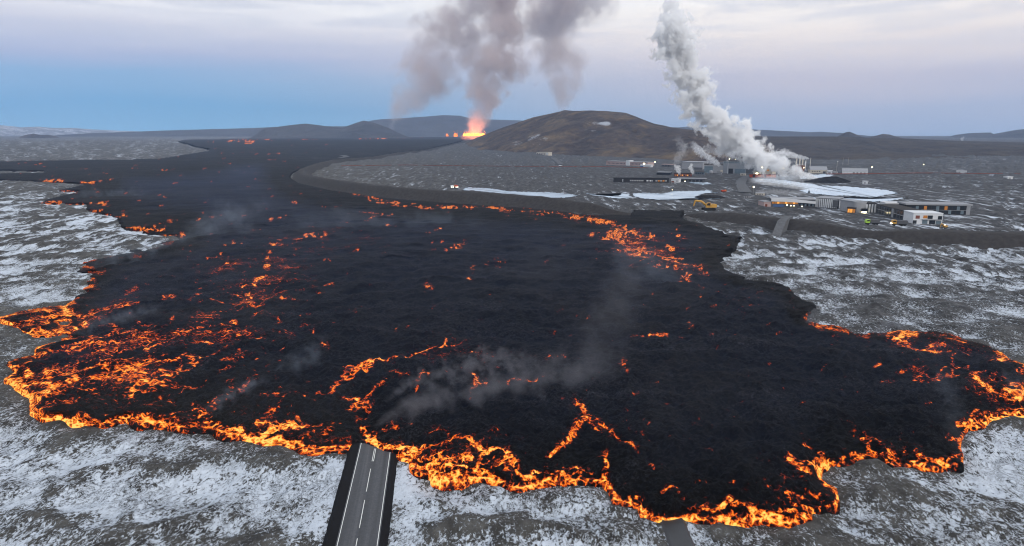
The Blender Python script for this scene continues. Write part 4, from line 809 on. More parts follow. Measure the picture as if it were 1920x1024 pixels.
# spa building with curved white fascia
def fascia(root, L, h, y0, y1):
    MB().prism([(0, h * .72), (L * .35, h * .70), (L * .7, h * .62), (L, h * .52), (L, h * .80), (L * .6, h * 1.0), (L * .3, h * 1.1), (0, h * 1.12)], y0 - 2.2, y0 - .3).build("fascia", M['white'], root)
house("spa_building", "spa building with sloping white fascia over amber lit glass wall", (1445,388), (1528,390), 22, 15, M['dconc'], extra=fascia, roofmat=M['conc'],
      wins=row(10,.02,.62,.42,.66,.88,[M['amber2'], M['amber2'], M['amber']]) + row(8,.64,.98,.2,.5,.8,[M['glass'], M['teal']]) + [(.06,.30,.04,.34,M['blue'],'panel'), (.36,.38,.2,.32,M['lamp'],'lamp'), (.45,.465,.16,.28,M['lamp'],'lamp'), (.52,.535,.16,.28,M['lamp'],'lamp'), (.70,.715,.1,.2,M['lamp'],'lamp')])
house("pale_store", "pale pink block at left end of the spa building", (1432,388), (1445,388), 16, 9, M['rose'], roofmat=M['conc'], wins=[(.2,.5,.0,.6,M['rust'],'door')])
# hotel, wing by wing
def slats(root, L, h, y0, y1):
    pass
house("hotel_block", "hotel block with tall white vertical panels at the lagoon end", (1528,388.5), (1570,391), 22, 17, M['glass'], roofmat=M['conc'], wins=[(i / 12 + .004, i / 12 + (.058 if i else .12), .02, .97, M['white'], 'wall_panel', .6) for i in range(12)] + [(.78,1.0,.1,.9,M['dconc'],'window',.7)])
house("hotel_block", "narrow hotel block with white slats left of the round grey block", (1572,391), (1597,389.5), 18, 14.5, M['dconc'], roofmat=M['conc'], wins=[(i / 7 + .02, i / 7 + .09, .02, .97, M['white'], 'wall_panel', .5) for i in range(7)])
def porch(root, L, h, y0, y1):
    n = 12; pts = [(L * .5 + math.cos(math.pi * i / n) * L * .52, y0 - .2 - math.sin(math.pi * i / n) * L * .28) for i in range(n + 1)]
    MB().flat(pts, -2, h * .985).build("bay", M['conc'], root)
house("hotel_lobby", "rounded grey hotel lobby block with black window", (1599,398.5), (1622,398), 20, 19.5, M['conc'], extra=porch, roofmat=M['steel'], wins=[(.45,.8,.15,.42,M['glass'],'window',6.6), (.5,.75,.02,.1,M['lamp'],'lamp',6.4)])
house("hotel_entrance", "amber lit hotel entrance porch before the rounded grey block", (1588,398.7), (1604,399.5), 6, 8.5, M['dconc'], roofmat=M['roof'], wins=[(.06,.30,.05,.85,M['amber'],'window'), (.34,.62,.05,.85,M['amber'],'window'), (.66,.94,.05,.85,M['amber2'],'window')])
house("hotel_block", "short hotel block with wide white panels before the dark wing", (1622,398.5), (1643,399), 18, 16, M['dconc'], roofmat=M['black'], wins=[(i / 4 + .03, i / 4 + .17, .02, .97, M['white'], 'wall_panel', .4) for i in range(4)])
house("hotel_wing", "long dark two storey hotel wing with black roof and balconies", (1643,399.5), (1711,418.5), 17, 17, M['dconc'], roofmat=M['roof'], overhang=.3, roof_h=.5,
      wins=row(6,.02,.44,.54,.92,.72) + row(6,.02,.44,.05,.46,.72) + row(5,.50,.93,.54,.92,.72) + row(5,.50,.93,.05,.46,.72) + [(.44,.49,.0,1.0,M['conc'],'wall_panel'), (.94,1.0,.0,1.0,M['conc'],'wall_panel'), (.0,.94,.48,.52,M['conc'],'balcony',.5)])
house("hotel_end_block", "bright white hotel end block with big windows over glazed base", (1711,419.5), (1766,420.5), 20, 19, M['white'], roofmat=M['white'], overhang=.2,
      wins=[(.08,.22,.50,.82,M['rust'],'window'), (.34,.48,.55,.84,M['amber2'],'window'), (.49,.66,.50,.84,M['glass'],'window'), (.84,.98,.45,.80,M['glass'],'window'), (.0,.13,.0,.34,M['glass'],'window'), (.32,.50,.0,.38,M['teal'],'window'), (.56,.76,.0,.36,M['glass'],'window'), (.78,.97,.0,.32,M['teal'],'window'), (.30,.97,.40,.46,M['conc'],'balcony',1.0)])
house("hotel_wing", "rear hotel wing with pale roof edge, columns and dark windows", (1698,401), (1818,403), 18, 17, M['black'], roofmat=M['conc'], overhang=1.2, roof_h=1.4,
      wins=row(14,.02,.92,.50,.90,.72,[M['glass'], M['glass'], M['teal'], M['glass'], M['amber2']]) + row(14,.02,.92,.05,.45,.72,[M['glass'], M['teal'], M['glass']]) + [(.94,1.0,.0,1.0,M['conc'],'wall_panel'), (.0,.94,.46,.49,M['conc'],'balcony',.6)])
house("hotel_roof_pavilion", "white flat roofed pavilion behind the dark hotel wing", (1660,386), (1692,386.5), 14, 5, M['white'], roofmat=M['white'], wins=row(4,.1,.9,.1,.7,.6))

# ------------------------------------------------------------------ chimneys, pipes, lamps, mast
for x, yt, lab in ((1492,298,"tan exhaust chimney nearest the big steam plume, leftmost of its row"), (1498,297.5,"tan exhaust chimney second from left of its row, on brown base"), (1503.5,298,"tan exhaust chimney third from left of its row, on brown base"), (1509,302,"short white exhaust chimney beside the three tan ones"), (1518,297,"tallest thin exhaust chimney, rightmost of its row, trailing steam")):
    p = G(x, 321); s = mpp(p); t = empty("chimney", p, 0, lab, "chimney", "exhaust chimneys at the power station")
    hh = (321 - yt) * s; rr_ = 1.3 * s if x != 1518 else .9 * s
    MB().tube((0, 0, -2), (0, 0, hh), rr_ * 1.1, rr_ * .9, 12).build("stack", M['white'] if x == 1509 else M['cream'] if x < 1509 else M['metal'], t, True)
    MB().tube((0, 0, hh * .96), (0, 0, hh + .8), rr_ * 1.15, rr_ * 1.15, 12).build("rim", M['metal'], t)
house("exhaust_unit", "brown steel base block under the tan chimneys", (1490,322), (1506,322.4), 14, 12, M['rust'], roofmat=M['metal'], wins=row(4,.1,.9,.2,.8,.4,[M['dconc']]))
def lamp(px, py, hpx, lab, big=1.0):
    p = G(px, py + hpx); s = mpp(p); t = empty("street_lamp", p, 0, lab, "street lamp", "lit street lamps on the plain"); hh = hpx * s
    MB().tube((0, 0, -1), (0, 0, hh), .22 * s, .14 * s, 6).build("pole", M['metal'], t)
    MB().tube((0, 0, hh), (.6 * s, 0, hh + .3), .12 * s, .1 * s, 6).build("arm", M['metal'], t)
    MB().tube((.25 * s, -.05, hh - .9 * s * big), (.25 * s, 0, hh + .5 * s * big), .6 * s * big, .9 * s * big, 10).build("lamp_head", M['lamp'], t, True)
for a in ((1227.5,304,8,"lit lamp right of the long rose building"), (1412,350.5,14,"brightest yellow lamp on the path to the lagoon",1.6), (1468,315.5,10,"lit lamp seen through the big steam plume",1.2), (1506,314.5,8,"lit lamp below the short white chimney",.9), (1517,314.5,8,"lit lamp at the foot of the tallest chimney",.9), (1634,313.5,9,"lit lamp on tall pole right of the wide white hall",1.1), (1731,308.5,5,"amber lamp alone under the brown plateau",.8), (1367,298,6,"yellow lamp above the roof of the power hall",.8), (1378,299.5,6,"small amber lamp right of the yellow roof lamp",.6), (1260,356,5,"small lamp post beside the milky pool",.5)):
    lamp(*a)
p = G(1401,326); s = mpp(p); t = empty("crane_mast", p, 0, "thin yellow crane mast in front of the power hall", "crane")
mb = MB(); hh = 24 * s
for q in ((-.6, -.6), (.6, -.6), (.6, .6), (-.6, .6)): mb.tube((q[0] * s, q[1] * s, -1), (q[0] * s * .8, q[1] * s * .8, hh), .14 * s, None, 5)
for i in range(10): z = hh * i / 10; mb.tube((-.6 * s, -.6 * s, z), (.6 * s, -.6 * s, z + hh / 10), .1 * s, None, 5)
mb.build("mast", M['yellow'], t); MB().box(-1.2 * s, 1.2 * s, -1 * s, 1 * s, hh, hh + 1.4 * s).build("head", M['orange'], t)
for x, yt, yb, lab in ((1364,291,302,"slim white aerial mast on the power hall roof"), (1568,302,326,"dark aerial mast with white dish between the halls"), (1590,296,310,"left lattice pylon of two under the plateau"), (1580,296,310,"right lattice pylon of two under the plateau")):
    p = G(x, yb if yb > 303 else 326); s = mpp(p); t = empty("aerial_mast", p + Vector((0, 0, 0)), 0, lab, "mast")
    top = ((yb if yb > 303 else 326) - yt) * s
    MB().tube((0, 0, -1), (0, 0, top), .30 * s, .16 * s, 6).build("pole", M['metal'] if x != 1364 else M['white'], t)
    mb = MB()
    for k in (.55, .75, .92): mb.tube((-1.6 * s * (1.1 - k), 0, top * k), (1.6 * s * (1.1 - k), 0, top * k), .14 * s, None, 5)
    if x == 1568: mb.tube((.2 * s, 0, top * .9), (.5 * s, -.6 * s, top * .95), .3 * s, 1.2 * s, 10)
    mb.build("crossarm", M['white'] if x == 1568 else M['metal'], t)
def pipeline(label, pts, r, z):
    P = [G(*p) + Vector((0, 0, z)) for p in pts]; t = empty("pipeline", P[0], 0, label, "pipeline"); mb = MB(); sp = MB()
    for a, b in zip(P[:-1], P[1:]):
        mb.tube(a - P[0], b - P[0], r, None, 8)
        k = max(2, int((b - a).length / 40))
        for i in range(k): q = a - P[0] + (b - a) * (i / k); sp.box(q.x - .5, q.x + .5, q.y - .5, q.y + .5, q.z - z - 1, q.z - r)
    mb.build("pipe", M['rust'], t); sp.build("supports", M['dconc'], t)
pipeline("thin rust red pipeline across the dark plain before the hill", [(640,312),(760,310.5),(900,312.5),(1040,313.5),(1130,313.5),(1215,316)], .7, 1.4)
pipeline("dark red pipeline right of the white halls under the plateau", [(1550,328),(1640,327),(1720,326),(1790,326.5),(1920,328)], .8, 1.6)

# ------------------------------------------------------------------ machines
def digger(name, label, px, py, size, paint, rz=0.0, raised=1.0, lit=False, zoff=0.0):
    p = G(px, py); p = p + Vector((0, 0, zoff)); t = empty(name, p, rz, label, "excavator"); s = size
    for y in (-1, 1):
        q = [(-2.1, .1), (-1.8, 0), (1.8, 0), (2.1, .1), (2.3, .5), (2.0, .95), (-2.0, .95), (-2.3, .5)]
        MB().prism([(x * s, z * s) for x, z in q], (y * 1.15 - .3) * s, (y * 1.15 + .3) * s).build("track", M['rubber'], t)
    MB().box(-1.0 * s, 1.0 * s, -.8 * s, .8 * s, .5 * s, 1.1 * s).build("undercarriage", M['conc'], t)
    MB().prism([(x * s, z * s) for x, z in ((-.4, 1.12), (2.5, 1.12), (2.7, 1.5), (2.6, 2.3), (.9, 2.4), (-.4, 1.9))], -1.2 * s, 1.2 * s).build("body", paint, t)
    cab = MB().prism([(x * s, z * s) for x, z in ((-1.3, 1.12), (.3, 1.12), (.3, 2.9), (-.9, 2.9), (-1.3, 2.2))], -1.2 * s, -.25 * s).build("cab", paint, t)
    MB().prism([(x * s, z * s) for x, z in ((-1.15, 1.9), (.15, 1.9), (.15, 2.75), (-.82, 2.75), (-1.15, 2.2))], -1.23 * s, -1.18 * s).build("window", M['glass'], cab)
    def arm(nm, pts, wdt):
        mb = MB()
        for (x0, z0, a), (x1, z1, b) in zip(pts[:-1], pts[1:]): mb.tube((x0 * s, .35 * s, z0 * s), (x1 * s, .35 * s, z1 * s), a * s, b * s, 8)
        mb.build(nm, paint, t)
    zt = 1.9 + 2.6 * raised
    arm("boom", [(-.6, 1.6, .34), (-2.6, zt - .3, .44), (-5.0, zt + .1 * raised, .30)], 0)
    arm("stick", [(-4.9, zt + .5 * raised, .30), (-5.3, zt - .8, .28), (-5.6, zt - 3.4 * raised, .20)], 0)
    MB().prism([((-5.6 + x) * s, (zt - 3.4 * raised + z) * s) for x, z in ((.3, .2), (-.2, .1), (-.5, -.5), (-.1, -.95), (.7, -.8), (.5, -.3))], -.3 * s, 1.0 * s).build("bucket", M['dconc'], t)
    if lit: 
        MB().box(-1.5 * s, -1.3 * s, -1.1 * s, -.5 * s, 2.9 * s, 3.2 * s).build("headlight", M['head'], t)
    return t
pe = G(1320,396)
digger("excavator", "yellow excavator with folded boom on top of the earth bank", 1328, 403, 2.5, M['yellow'], 0.05, .62, zoff=4.2)
digger("excavator", "small yellow digger with lit lamps right of the white hotel block", 1770, 431, 1.0, M['yellow'], .6, .8, True, 1.0)
def truck(name, label, px, py, size, paint, rz, body_mat, lit=True, zoff=.6, cat="truck"):
    p = G(px, py) + Vector((0, 0, zoff)); t = empty(name, p, rz, label, cat); s = size
    MB().box(-3.2 * s, 3.0 * s, -1.1 * s, 1.1 * s, .6 * s, .95 * s).build("chassis", M['rubber'], t)
    cab = MB().prism([(x * s, z * s) for x, z in ((1.3, .96), (3.1, .96), (3.2, 1.7), (2.8, 2.7), (1.3, 2.7))], -1.15 * s, 1.15 * s).build("cab", paint, t)
    MB().prism([(x * s, z * s) for x, z in ((1.5, 1.8), (2.95, 1.8), (2.7, 2.5), (1.5, 2.5))], -1.18 * s, 1.18 * s).build("window", M['glass'], cab)
    MB().prism([(x * s, z * s) for x, z in ((-3.3, 1.0), (1.1, 1.0), (1.1, 2.5), (-3.5, 2.6))], -1.25 * s, 1.25 * s).build("cargo_body", body_mat, t)
    for x in (-2.3, -1.1, 2.2):
        for y in (-1, 1): MB().tube((x * s, y * .75 * s, .5 * s), (x * s, y * 1.2 * s, .5 * s), .55 * s, None, 14).build("wheel", M['rubber'], t)
    if lit:
        for y in (-.8, .8): MB().tube((3.2 * s, y * s, 1.1 * s), (3.32 * s, y * s, 1.1 * s), .3 * s, None, 10).build("headlight", M['head'], t)
    return t
truck("parked_truck", "white truck with bright lights at the end of the milky pool", 848, 354, 1.55, M['white'], R(-80), M['white'])
truck("parked_truck", "red truck with orange glow parked beside the white truck", 855, 353.5, 1.55, M['red'], R(-70), M['orange'], True)
truck("service_truck", "lime green machine on the bank track below the hotel", 1633, 432, 1.5, M['lime'], R(175), M['dconc'], False, 4.5)
truck("service_truck", "yellow lit machine on the bank track right of the lime one", 1683, 437, 1.6, M['yellow'], R(170), M['dconc'], True, 5.5)
truck("service_truck", "small orange truck on dark ground left of the lagoon path", 1357, 361.5, 1.1, M['orange'], R(20), M['red'], False, .8)
truck("parked_truck", "tiny white truck standing on the dark plain path", 1051, 313.5, 1.2, M['white'], R(10), M['white'], False, 1.4)

# ------------------------------------------------------------------ eruption
def fountain(label, cx, cy, wpx, hpx, D, n, seed, strength, col):
    rn = random.Random(seed); p = at(cx, cy, D); s = mpp(p); V, F = [], []
    mb = MB()
    for i in range(n):
        q = rn.uniform(-1, 1); x = q * wpx / 2 * s; hh = hpx * s * (rn.uniform(.25, 1.0)) * (1 - .5 * abs(q)); y = rn.uniform(-3, 3) * s; r = rn.uniform(.5, 1.5) * s
        lx = rn.uniform(-.3, .3) * hh
        mb.tube((x, y, -3 * s), (x + lx * .4, y, hh * .5), r * 1.5, r, 7); mb.tube((x + lx * .4, y, hh * .5), (x + lx, y, hh), r, r * .15, 7)
    for i in range(n * 2):   # thrown clots
        x = rn.gauss(0, .35) * wpx * s; z = abs(rn.gauss(0, .6)) * hpx * s * 1.6; y = rn.uniform(-3, 3) * s; r = rn.uniform(.12, .35) * s
        mb.tube((x, y, z), (x + r, y, z + 2 * r), r, r * .4, 5)
    mb.tube((-wpx * .52 * s, 0, -2.0 * s), (wpx * .52 * s, 0, -1.5 * s), 1.3 * s, 1.3 * s, 8)
    o = mb.build("lava_fountain", glow("molten_spray", col, strength)); o.location = p
    return tag(o, label, "lava fountain")
fountain("broad bright lava fountain along the fissure beside the brown hill", 889, 252, 40, 3.8, 5000, 60, 3, 4.5, (1.0, .26, .035))
fountain("small pointed lava fountain left of the broad one", 854, 253, 5, 5, 5000, 8, 4, 1.6, (1.0, .22, .03))
fountain("tiny far lava spatter, leftmost on the fissure", 837.5, 252.5, 3, 2.2, 5000, 5, 5, 1.5, (1.0, .20, .03))

# ------------------------------------------------------------------ smoke and steam
def plume(name, label, cat, pts, D, dens, col, amp=.9, soft=.5, nscale=1.0, detail=4, group=None, kind=None, step=.35, aniso=.0, rough=.62, fade=(0.12, .12), hull=1.25, core=.0, puff=0.0, emit=0.0):
    """volume along a spine; pts = (pixel x, pixel y, radius in pixels); a hull mesh follows the spine, the density inside it is ragged by noise"""
    Ds = D if isinstance(D, (list, tuple)) else [D] * len(pts)
    P = [at(x, y, d) for (x, y, r), d in zip(pts, Ds)]; rad = [r * mpp(p) for (x, y, r), p in zip(pts, P)]
    wv_ = (P[-1] - P[0]).normalized(); ua = Vector((0, 1, 0)); ua = (ua - wv_ * ua.dot(wv_)).normalized(); va = wv_.cross(ua)
    Mx = Matrix((ua, va, wv_)).transposed().to_4x4(); Mx.translation = P[0]
    loc = [Vector(((p - P[0]).dot(ua), (p - P[0]).dot(va), (p - P[0]).dot(wv_))) for p in P]
    tz = [l.z for l in loc]
    for i in range(1, len(tz)): tz[i] = max(tz[i], tz[i - 1] + .02 * abs(tz[-1]))
    e0, e1 = rad[0] * .9, rad[-1] * .9
    tt = [tz[0] - e0] + tz + [tz[-1] + e1]; X = [loc[0].x] + [l.x for l in loc] + [loc[-1].x]; Y = [loc[0].y] + [l.y for l in loc] + [loc[-1].y]
    Rd = [rad[0] * .5] + rad + [rad[-1] * .5]
    n = 28; ts = np.linspace(tt[0], tt[-1], n); xs, ys, rs_ = (np.interp(ts, tt, a) for a in (X, Y, Rd))
    for _ in range(2):
        for a in (xs, ys, rs_): a[1:-1] = (a[:-2] + 2 * a[1:-1] + a[2:]) / 4
    off_ = max(np.abs(xs).max(), np.abs(ys).max(), 1e-3); rm = rs_.max()
    V, F = [], []; k = 20; HS = hull
    for i in range(n):
        for j in range(k):
            a_ = 2 * math.pi * j / k; V.append((xs[i] + math.cos(a_) * rs_[i] * HS, ys[i] + math.sin(a_) * rs_[i] * HS, ts[i]))
    for i in range(n - 1):
        for j in range(k): b = i * k; F.append((b + j, b + (j + 1) % k, b + k + (j + 1) % k, b + k + j))
    F.append(tuple(range(k - 1, -1, -1))); F.append(tuple(range((n - 1) * k, n * k)))
    m, q, out = mat_new(name + "_volume")
    pos = q.n("ShaderNodeTexCoord").outputs["Object"]; sx = q.n("ShaderNodeSeparateXYZ", {0: pos})
    tn = q.m('DIVIDE', q.m('SUBTRACT', sx.outputs[2], float(ts[0])), float(ts[-1] - ts[0]))
    stops = []
    for i in range(n):
        f = i / (n - 1); A = min(1, f / max(fade[0], 1e-3)) * min(1, (1 - f) / max(fade[1], 1e-3))
        stops.append((f, (.5 + xs[i] / off_ / 2.002, .5 + ys[i] / off_ / 2.002, rs_[i] / rm, A)))
    rp = q.ramp(tn, stops); sc = q.n("ShaderNodeSeparateColor", {0: rp.outputs[0]})
    def ctr(o): return q.m('MULTIPLY', q.m('SUBTRACT', o, .5), 2.002 * float(off_))
    dx = q.m('SUBTRACT', sx.outputs[0], ctr(sc.outputs[0])); dy = q.m('SUBTRACT', sx.outputs[1], ctr(sc.outputs[1]))
    rr_ = q.m('MULTIPLY', sc.outputs[2], float(rm))
    d = q.m('DIVIDE', q.m('SQRT', q.m('ADD', q.m('MULTIPLY', dx, dx), q.m('MULTIPLY', dy, dy))), rr_)
    ns = nscale / float(np.mean(rs_))
    nz = q.noise(pos, ns, detail, rough, .25)
    d2 = q.m('ADD', d, q.m('MULTIPLY', q.m('SUBTRACT', nz, .46), 2 * amp))
    if puff:
        vo = q.n("ShaderNodeTexVoronoi", {"Vector": pos, "Scale": ns * 1.6}, feature='SMOOTH_F1').outputs[0]
        d2 = q.m('ADD', d2, q.m('MULTIPLY', q.m('SUBTRACT', vo, .45), puff))
    den = q.m('MULTIPLY', q.ss(d2, 1.0, 1.0 - soft), rp.outputs[1])
    # nothing reaches the hull itself
    den = q.m('MULTIPLY', den, q.ss(d, HS, HS - .22))
    den = q.m('MULTIPLY', den, dens)
    pv = q.n("ShaderNodeVolumePrincipled", {"Color": (*col, 1), "Density": den, "Anisotropy": aniso})
    if emit:  # firelight on smoke put in as the volume's own emission, strongest low down
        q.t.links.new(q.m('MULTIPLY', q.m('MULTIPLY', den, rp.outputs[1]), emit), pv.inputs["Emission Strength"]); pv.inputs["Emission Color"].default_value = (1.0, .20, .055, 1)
    q.t.links.new(pv.outputs[0], out.inputs["Volume"])
    m.cycles.volume_step_rate = step
    o = mesh_py(name, V, F, m, None, True); o.matrix_world = Mx
    return tag(o, label, cat, group, kind)

# steam of the power station
plume("steam_plume", "big white steam plume leaning up from the power station", "steam plume", [(1538,335,8),(1494,328,12),(1458,314,19),(1418,294,29),(1398,274,36),(1364,254,36),(1342,232,31),(1318,208,27),(1306,192,29),(1304,174,42),(1290,156,41),(1279,134,27),(1284,112,33),(1270,88,41),(1260,70,46),(1239,52,32),(1243,34,26),(1254,18,21),(1262,4,17),(1268,-8,12)], 1240, .15, (.985, .985, .99), 2.3, .25, 1.05, 6, step=.2, fade=(.03, .08), hull=1.7, puff=.9, rough=.66)
plume("steam_plume", "rounded steam bulge on the right flank of the big plume", "steam plume", [(1300,182,12),(1318,172,18),(1332,163,17),(1342,160,8)], 1238, .10, (.97, .97, .98), 1.7, .25, 1.0, 6, step=.2, fade=(.05, .1), hull=1.6, puff=.7)
plume("steam_plume", "small white steam jet over the turbine hall roof", "steam plume", [(1348,309,5),(1336,302,8),(1322,291,8),(1308,281,8),(1298,270,7)], 1300, .14, (.97, .97, .98), 1.6, .3, 1.2, 5, step=.25, fade=(.05, .3), hull=1.6, puff=.7)
plume("steam_plume", "thin steam trail drifting left from the tallest chimney", "steam plume", [(1517,297.5,2),(1508,296,4),(1497,294,5),(1482,290,7),(1470,287,9),(1455,290,9)], 1330, .14, (.97, .97, .98), 1.6, .3, 1.1, 5, step=.25, fade=(.03, .1), hull=1.6, puff=.7)
plume("steam_plume", "left of two round steam puffs above the lit pavilion", "steam plume", [(1274,325,4),(1273,319,6),(1270,314,6),(1266,311,4)], 1240, .16, (.97, .97, .98), 1.5, .3, 1.0, 5, step=.3, hull=1.6, puff=.6)
plume("steam_plume", "right of two round steam puffs above the lit pavilion", "steam plume", [(1299,326,3),(1297,319,5),(1294,313,5),(1297,309,4)], 1240, .16, (.97, .97, .98), 1.5, .3, 1.0, 5, step=.3, hull=1.6, puff=.6)
plume("steam_plume", "faint steam wisps rising over the hill foot left of the jet", "steam plume", [(1268,306,10),(1276,290,13),(1284,276,14),(1272,262,12)], 1800, .012, (.97, .97, .98), 1.5, .5, 1.6, 4, step=.4, fade=(.2, .3), hull=1.5)
plume("steam_plume", "steam bank lying over the hill foot behind the power hall", "steam plume", [(1300,284,9),(1330,280,11),(1350,286,9),(1372,292,8)], 1700, .016, (.97, .97, .98), 1.5, .5, 1.6, 4, step=.4, fade=(.2, .3), hull=1.5)
plume("lagoon_steam", "low steam drifting over the near part of the milky lagoon", "steam plume", [(1405,337,6),(1440,343,10),(1480,347,11),(1520,352,10),(1560,357,7)], [1130,1080,1030,980,940], .040, (.97, .97, .98), 1.1, .6, 1.2, 4, step=.35, fade=(.1, .25), hull=1.4)
plume("lagoon_steam", "low steam along the far shore of the milky lagoon", "steam plume", [(1420,333,8),(1460,334,10),(1500,333,9),(1540,331,6)], 1180, .05, (.97, .97, .98), 1.0, .6, 1.2, 4, step=.35, fade=(.1, .25), hull=1.4)
plume("lagoon_steam", "steam over the pools between lamp and spa building", "steam plume", [(1415,360,5),(1450,360,8),(1490,362,8),(1530,365,5)], 880, .035, (.97, .97, .98), 1.1, .6, 1.2, 4, step=.35, fade=(.15, .25), hull=1.4)
plume("steam_plume", "tiny white steam puff below the far right mountain", "steam plume", [(1804,264,2.5),(1803,261,4),(1806,258,3)], 4200, .02, (.97, .97, .98), .8, .4, 1.2, 3, step=.4)
# the eruption's smoke
SG = (.79, .70, .67)
plume("smoke_column", "grey brown smoke column rising from the lava fountain", "smoke plume", [(890,250,24),(893,232,25),(899,208,29),(908,182,38),(922,152,54),(932,122,66),(942,92,66),(950,62,58),(955,25,58),(960,-20,66),(965,-60,70)], 5150, .018, SG, 2.3, 1.0, 1.0, 6, step=.3, fade=(.02, .02), hull=1.6, puff=.5)
plume("smoke_column", "pale left smoke column spreading over the far mountain", "smoke plume", [(742,222,28),(752,200,38),(778,172,50),(806,140,64),(830,108,72),(855,70,82),(880,25,96),(900,-30,110)], 5600, .0095, SG, 2.3, 1.1, 1.0, 6, step=.35, fade=(.12, .02), hull=1.6, puff=.4)
plume("smoke_column", "right smoke column hanging above the brown hill", "smoke plume", [(1060,200,24),(1056,174,42),(1052,140,50),(1048,105,54),(1046,70,62),(1050,30,80),(1060,-20,95),(1070,-60,100)], 5400, .0085, SG, 2.3, 1.1, 1.0, 6, step=.35, fade=(.10, .02), hull=1.6, puff=.5)
plume("smoke_column", "dark smoke lump at the top right of the eruption cloud", "smoke plume", [(1000,62,34),(1035,32,52),(1075,2,64),(1115,-32,72)], 5300, .0085, (.70,.65,.67), 1.7, .9, 1.0, 5, step=.35, fade=(.15, .02), hull=1.6, puff=.5)
plume("emissive_smoke", "smoke right over the broad lava fountain with added orange glow", "lava spray", [(889,254,25),(889,246,25),(892,237,24),(896,226,21),(899,212,17)], 5060, .016, (.9,.8,.75), 1.7, 1.0, 1.0, 5, step=.35, fade=(.02, .75), hull=1.6, puff=.4, emit=1.25)  # smoke lit by the fountain; its orange light is added as emission
plume("smoke_column", "small white smoke puff behind the twin dark mountains", "smoke plume", [(735,246,6),(733,238,9),(738,230,8)], 7500, .0016, (.8,.8,.83), .9, .8, 1.2, 3, step=.4)
# smoke of the burning road
RG = (.27, .27, .30)
plume("road_smoke", "dark grey smoke trail blowing from the burning road end", "smoke plume", [(704,802,10),(722,784,20),(760,764,27),(810,748,32),(870,738,36),(940,720,40),(1010,706,46),(1080,692,54),(1150,680,60)], [151,153,155,158,160,165,172,182,190], .18, RG, 2.0, 1.5, .9, 5, step=.3, fade=(.03, .85), hull=1.7, puff=.5)
plume("road_smoke", "faint grey smoke veil rising over the dark lava from the road trail", "smoke plume", [(1060,720,40),(1100,680,60),(1130,630,72),(1160,580,76),(1190,520,74),(1215,470,60)], [180,188,200,215,232,245], .022, RG, 1.8, 1.6, .9, 5, step=.35, fade=(.3, .5), hull=1.7, puff=.4)
plume("road_smoke", "upper grey smoke streamer over the dark lava above the road trail", "smoke plume", [(725,755,10),(760,722,16),(810,705,20),(870,690,28),(930,672,32),(1000,680,30)], [165,172,178,185,190,192], .10, RG, 2.4, 1.0, 1.1, 5, step=.35, fade=(.1, .25), hull=1.7, puff=.6)
# bluish fume over the flow
FG = (.66, .76, .92)
for lab, pts, Dd, de in (
  ("blue fume along the upper left edge of the lava", [(172,500,10),(200,488,16),(250,476,18),(310,460,16),(360,440,14)], 430, .012),
  ("blue fume veil over the upper left lava lobe", [(330,470,22),(380,440,30),(430,412,34),(480,395,30)], 520, .0065),
  ("thin fume above the far left lava tongues", [(130,372,6),(170,362,10),(220,368,12),(270,362,12)], 900, .006),
  ("blue fume patch on dark lava left of the road", [(520,700,12),(550,690,20),(580,672,22),(602,640,16)], 205, .020),
  ("lilac fume over the glowing front left of the road", [(385,770,8),(410,755,12),(435,738,14),(470,720,14),(500,712,10)], 165, .034),
  ("fume wisp on the left lobe near the snow", [(140,625,7),(165,612,10),(200,600,14),(250,590,14),(300,575,10)], 245, .022),
  ("lilac fume where the right lava rim meets snow", [(1640,622,8),(1665,612,12),(1690,604,12),(1715,600,8)], 265, .030),
  ("fume wisp rising over grey ground at the right rim", [(1790,628,8),(1812,612,14),(1835,592,18),(1860,570,16)], 255, .014),
  ("white fume lying on grey ground beyond the right rim", [(1525,556,5),(1560,556,7),(1595,552,7),(1630,550,6)], 300, .028),
  ("fume at the corner of the right lava rim", [(1512,606,5),(1520,590,8),(1530,578,8)], 275, .024),
  ("fume column over the right end of the lava front", [(1800,860,8),(1795,820,16),(1785,760,26),(1775,700,26)], 165, .010),
  ("thin fume over the dark middle of the lava", [(1150,470,30),(1210,490,40),(1270,540,40),(1320,600,30)], 330, .004),
  ("broad thin fume over the far middle of the lava", [(560,420,26),(660,430,36),(780,440,38),(900,430,30)], 540, .0035),
  ("fume wisp by the far right lava edge", [(1880,700,8),(1900,720,12),(1925,735,14),(1950,740,10)], 215, .022)):
    plume("fume_wisp", lab, "fume wisp", [(a, b, c * 1.5) for a, b, c in pts], Dd, de * 1.9, FG, 1.9, 1.6, .9, 4, "bluish fumes over the lava", step=.5, fade=(.2, .3), hull=1.7)

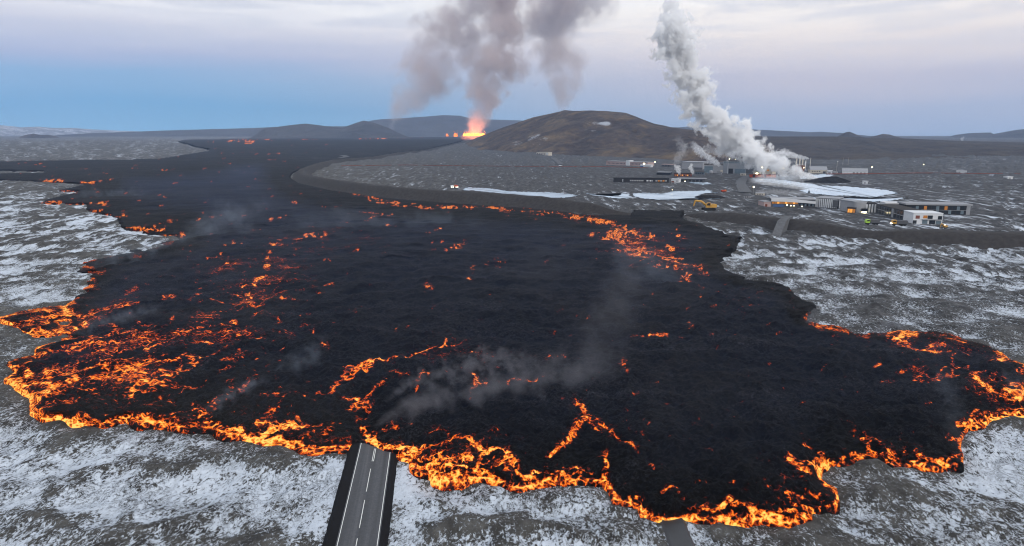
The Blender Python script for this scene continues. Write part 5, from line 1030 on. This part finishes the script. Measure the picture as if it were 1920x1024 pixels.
st_ = 9
su, sv, ssd = UU[::st_, ::st_], VV[::st_, ::st_], sdp[::st_, ::st_]
fh = 8.0 * smooth((ssd - 3) / 75) * smooth((sv - 270) / 70)
fx, fy, fb = GX[::st_, ::st_], GY[::st_, ::st_], GB[::st_, ::st_]
ok = (fh > .02); qk = ok[:-1, :-1] & ok[1:, :-1] & ok[:-1, 1:] & ok[1:, 1:]
fi = np.arange(su.size).reshape(su.shape); fq = np.stack([fi[1:, :-1], fi[1:, 1:], fi[:-1, 1:], fi[:-1, :-1]], -1)[qk]
kf = 1 - (fh + 3) / CAM_H * .0
top = np.stack([fx, fy, fb + 1.5 + fh], -1).reshape(-1, 3); bot = np.stack([fx, fy, fb - 1.5 + 0 * fh], -1).reshape(-1, 3)
cnt = {}
for f in fq:
    for a, b in zip(f, np.roll(f, -1)): cnt[(int(a), int(b))] = 1
side_q = [(b, a, a + su.size, b + su.size) for (a, b) in cnt if (b, a) not in cnt]
allq = np.concatenate([fq, fq[:, ::-1] + su.size, np.array(side_q)])
us_, iv_ = np.unique(allq, return_inverse=True)
class mb:
    @staticmethod
    def build(name, mat): return mesh_np(name, np.concatenate([top, bot])[us_], iv_.reshape(-1, 4), mat)
m, q, out = mat_new("thin_fume")
pv = q.n("ShaderNodeVolumePrincipled", {"Color": (.32, .48, 1.0, 1), "Density": 6.5e-4}); q.t.links.new(pv.outputs[0], out.inputs["Volume"])
import bmesh
fl = mb.build("fume_layer", m); bm_ = bmesh.new(); bm_.from_mesh(fl.data); bmesh.ops.recalc_face_normals(bm_, faces=bm_.faces); bm_.to_mesh(fl.data); bm_.free(); tag(fl, kind="stuff")

# ------------------------------------------------------------------ the air itself
hz = MB().box(-13800, 13800, -600, 13900, -30, 1500)
m, q, out = mat_new("air")
pv = q.n("ShaderNodeVolumePrincipled", {"Color": (.48, .66, 1.0, 1), "Density": 4.4e-5}); q.t.links.new(pv.outputs[0], out.inputs["Volume"])
ho = hz.build("haze", m); tag(ho, kind="stuff")
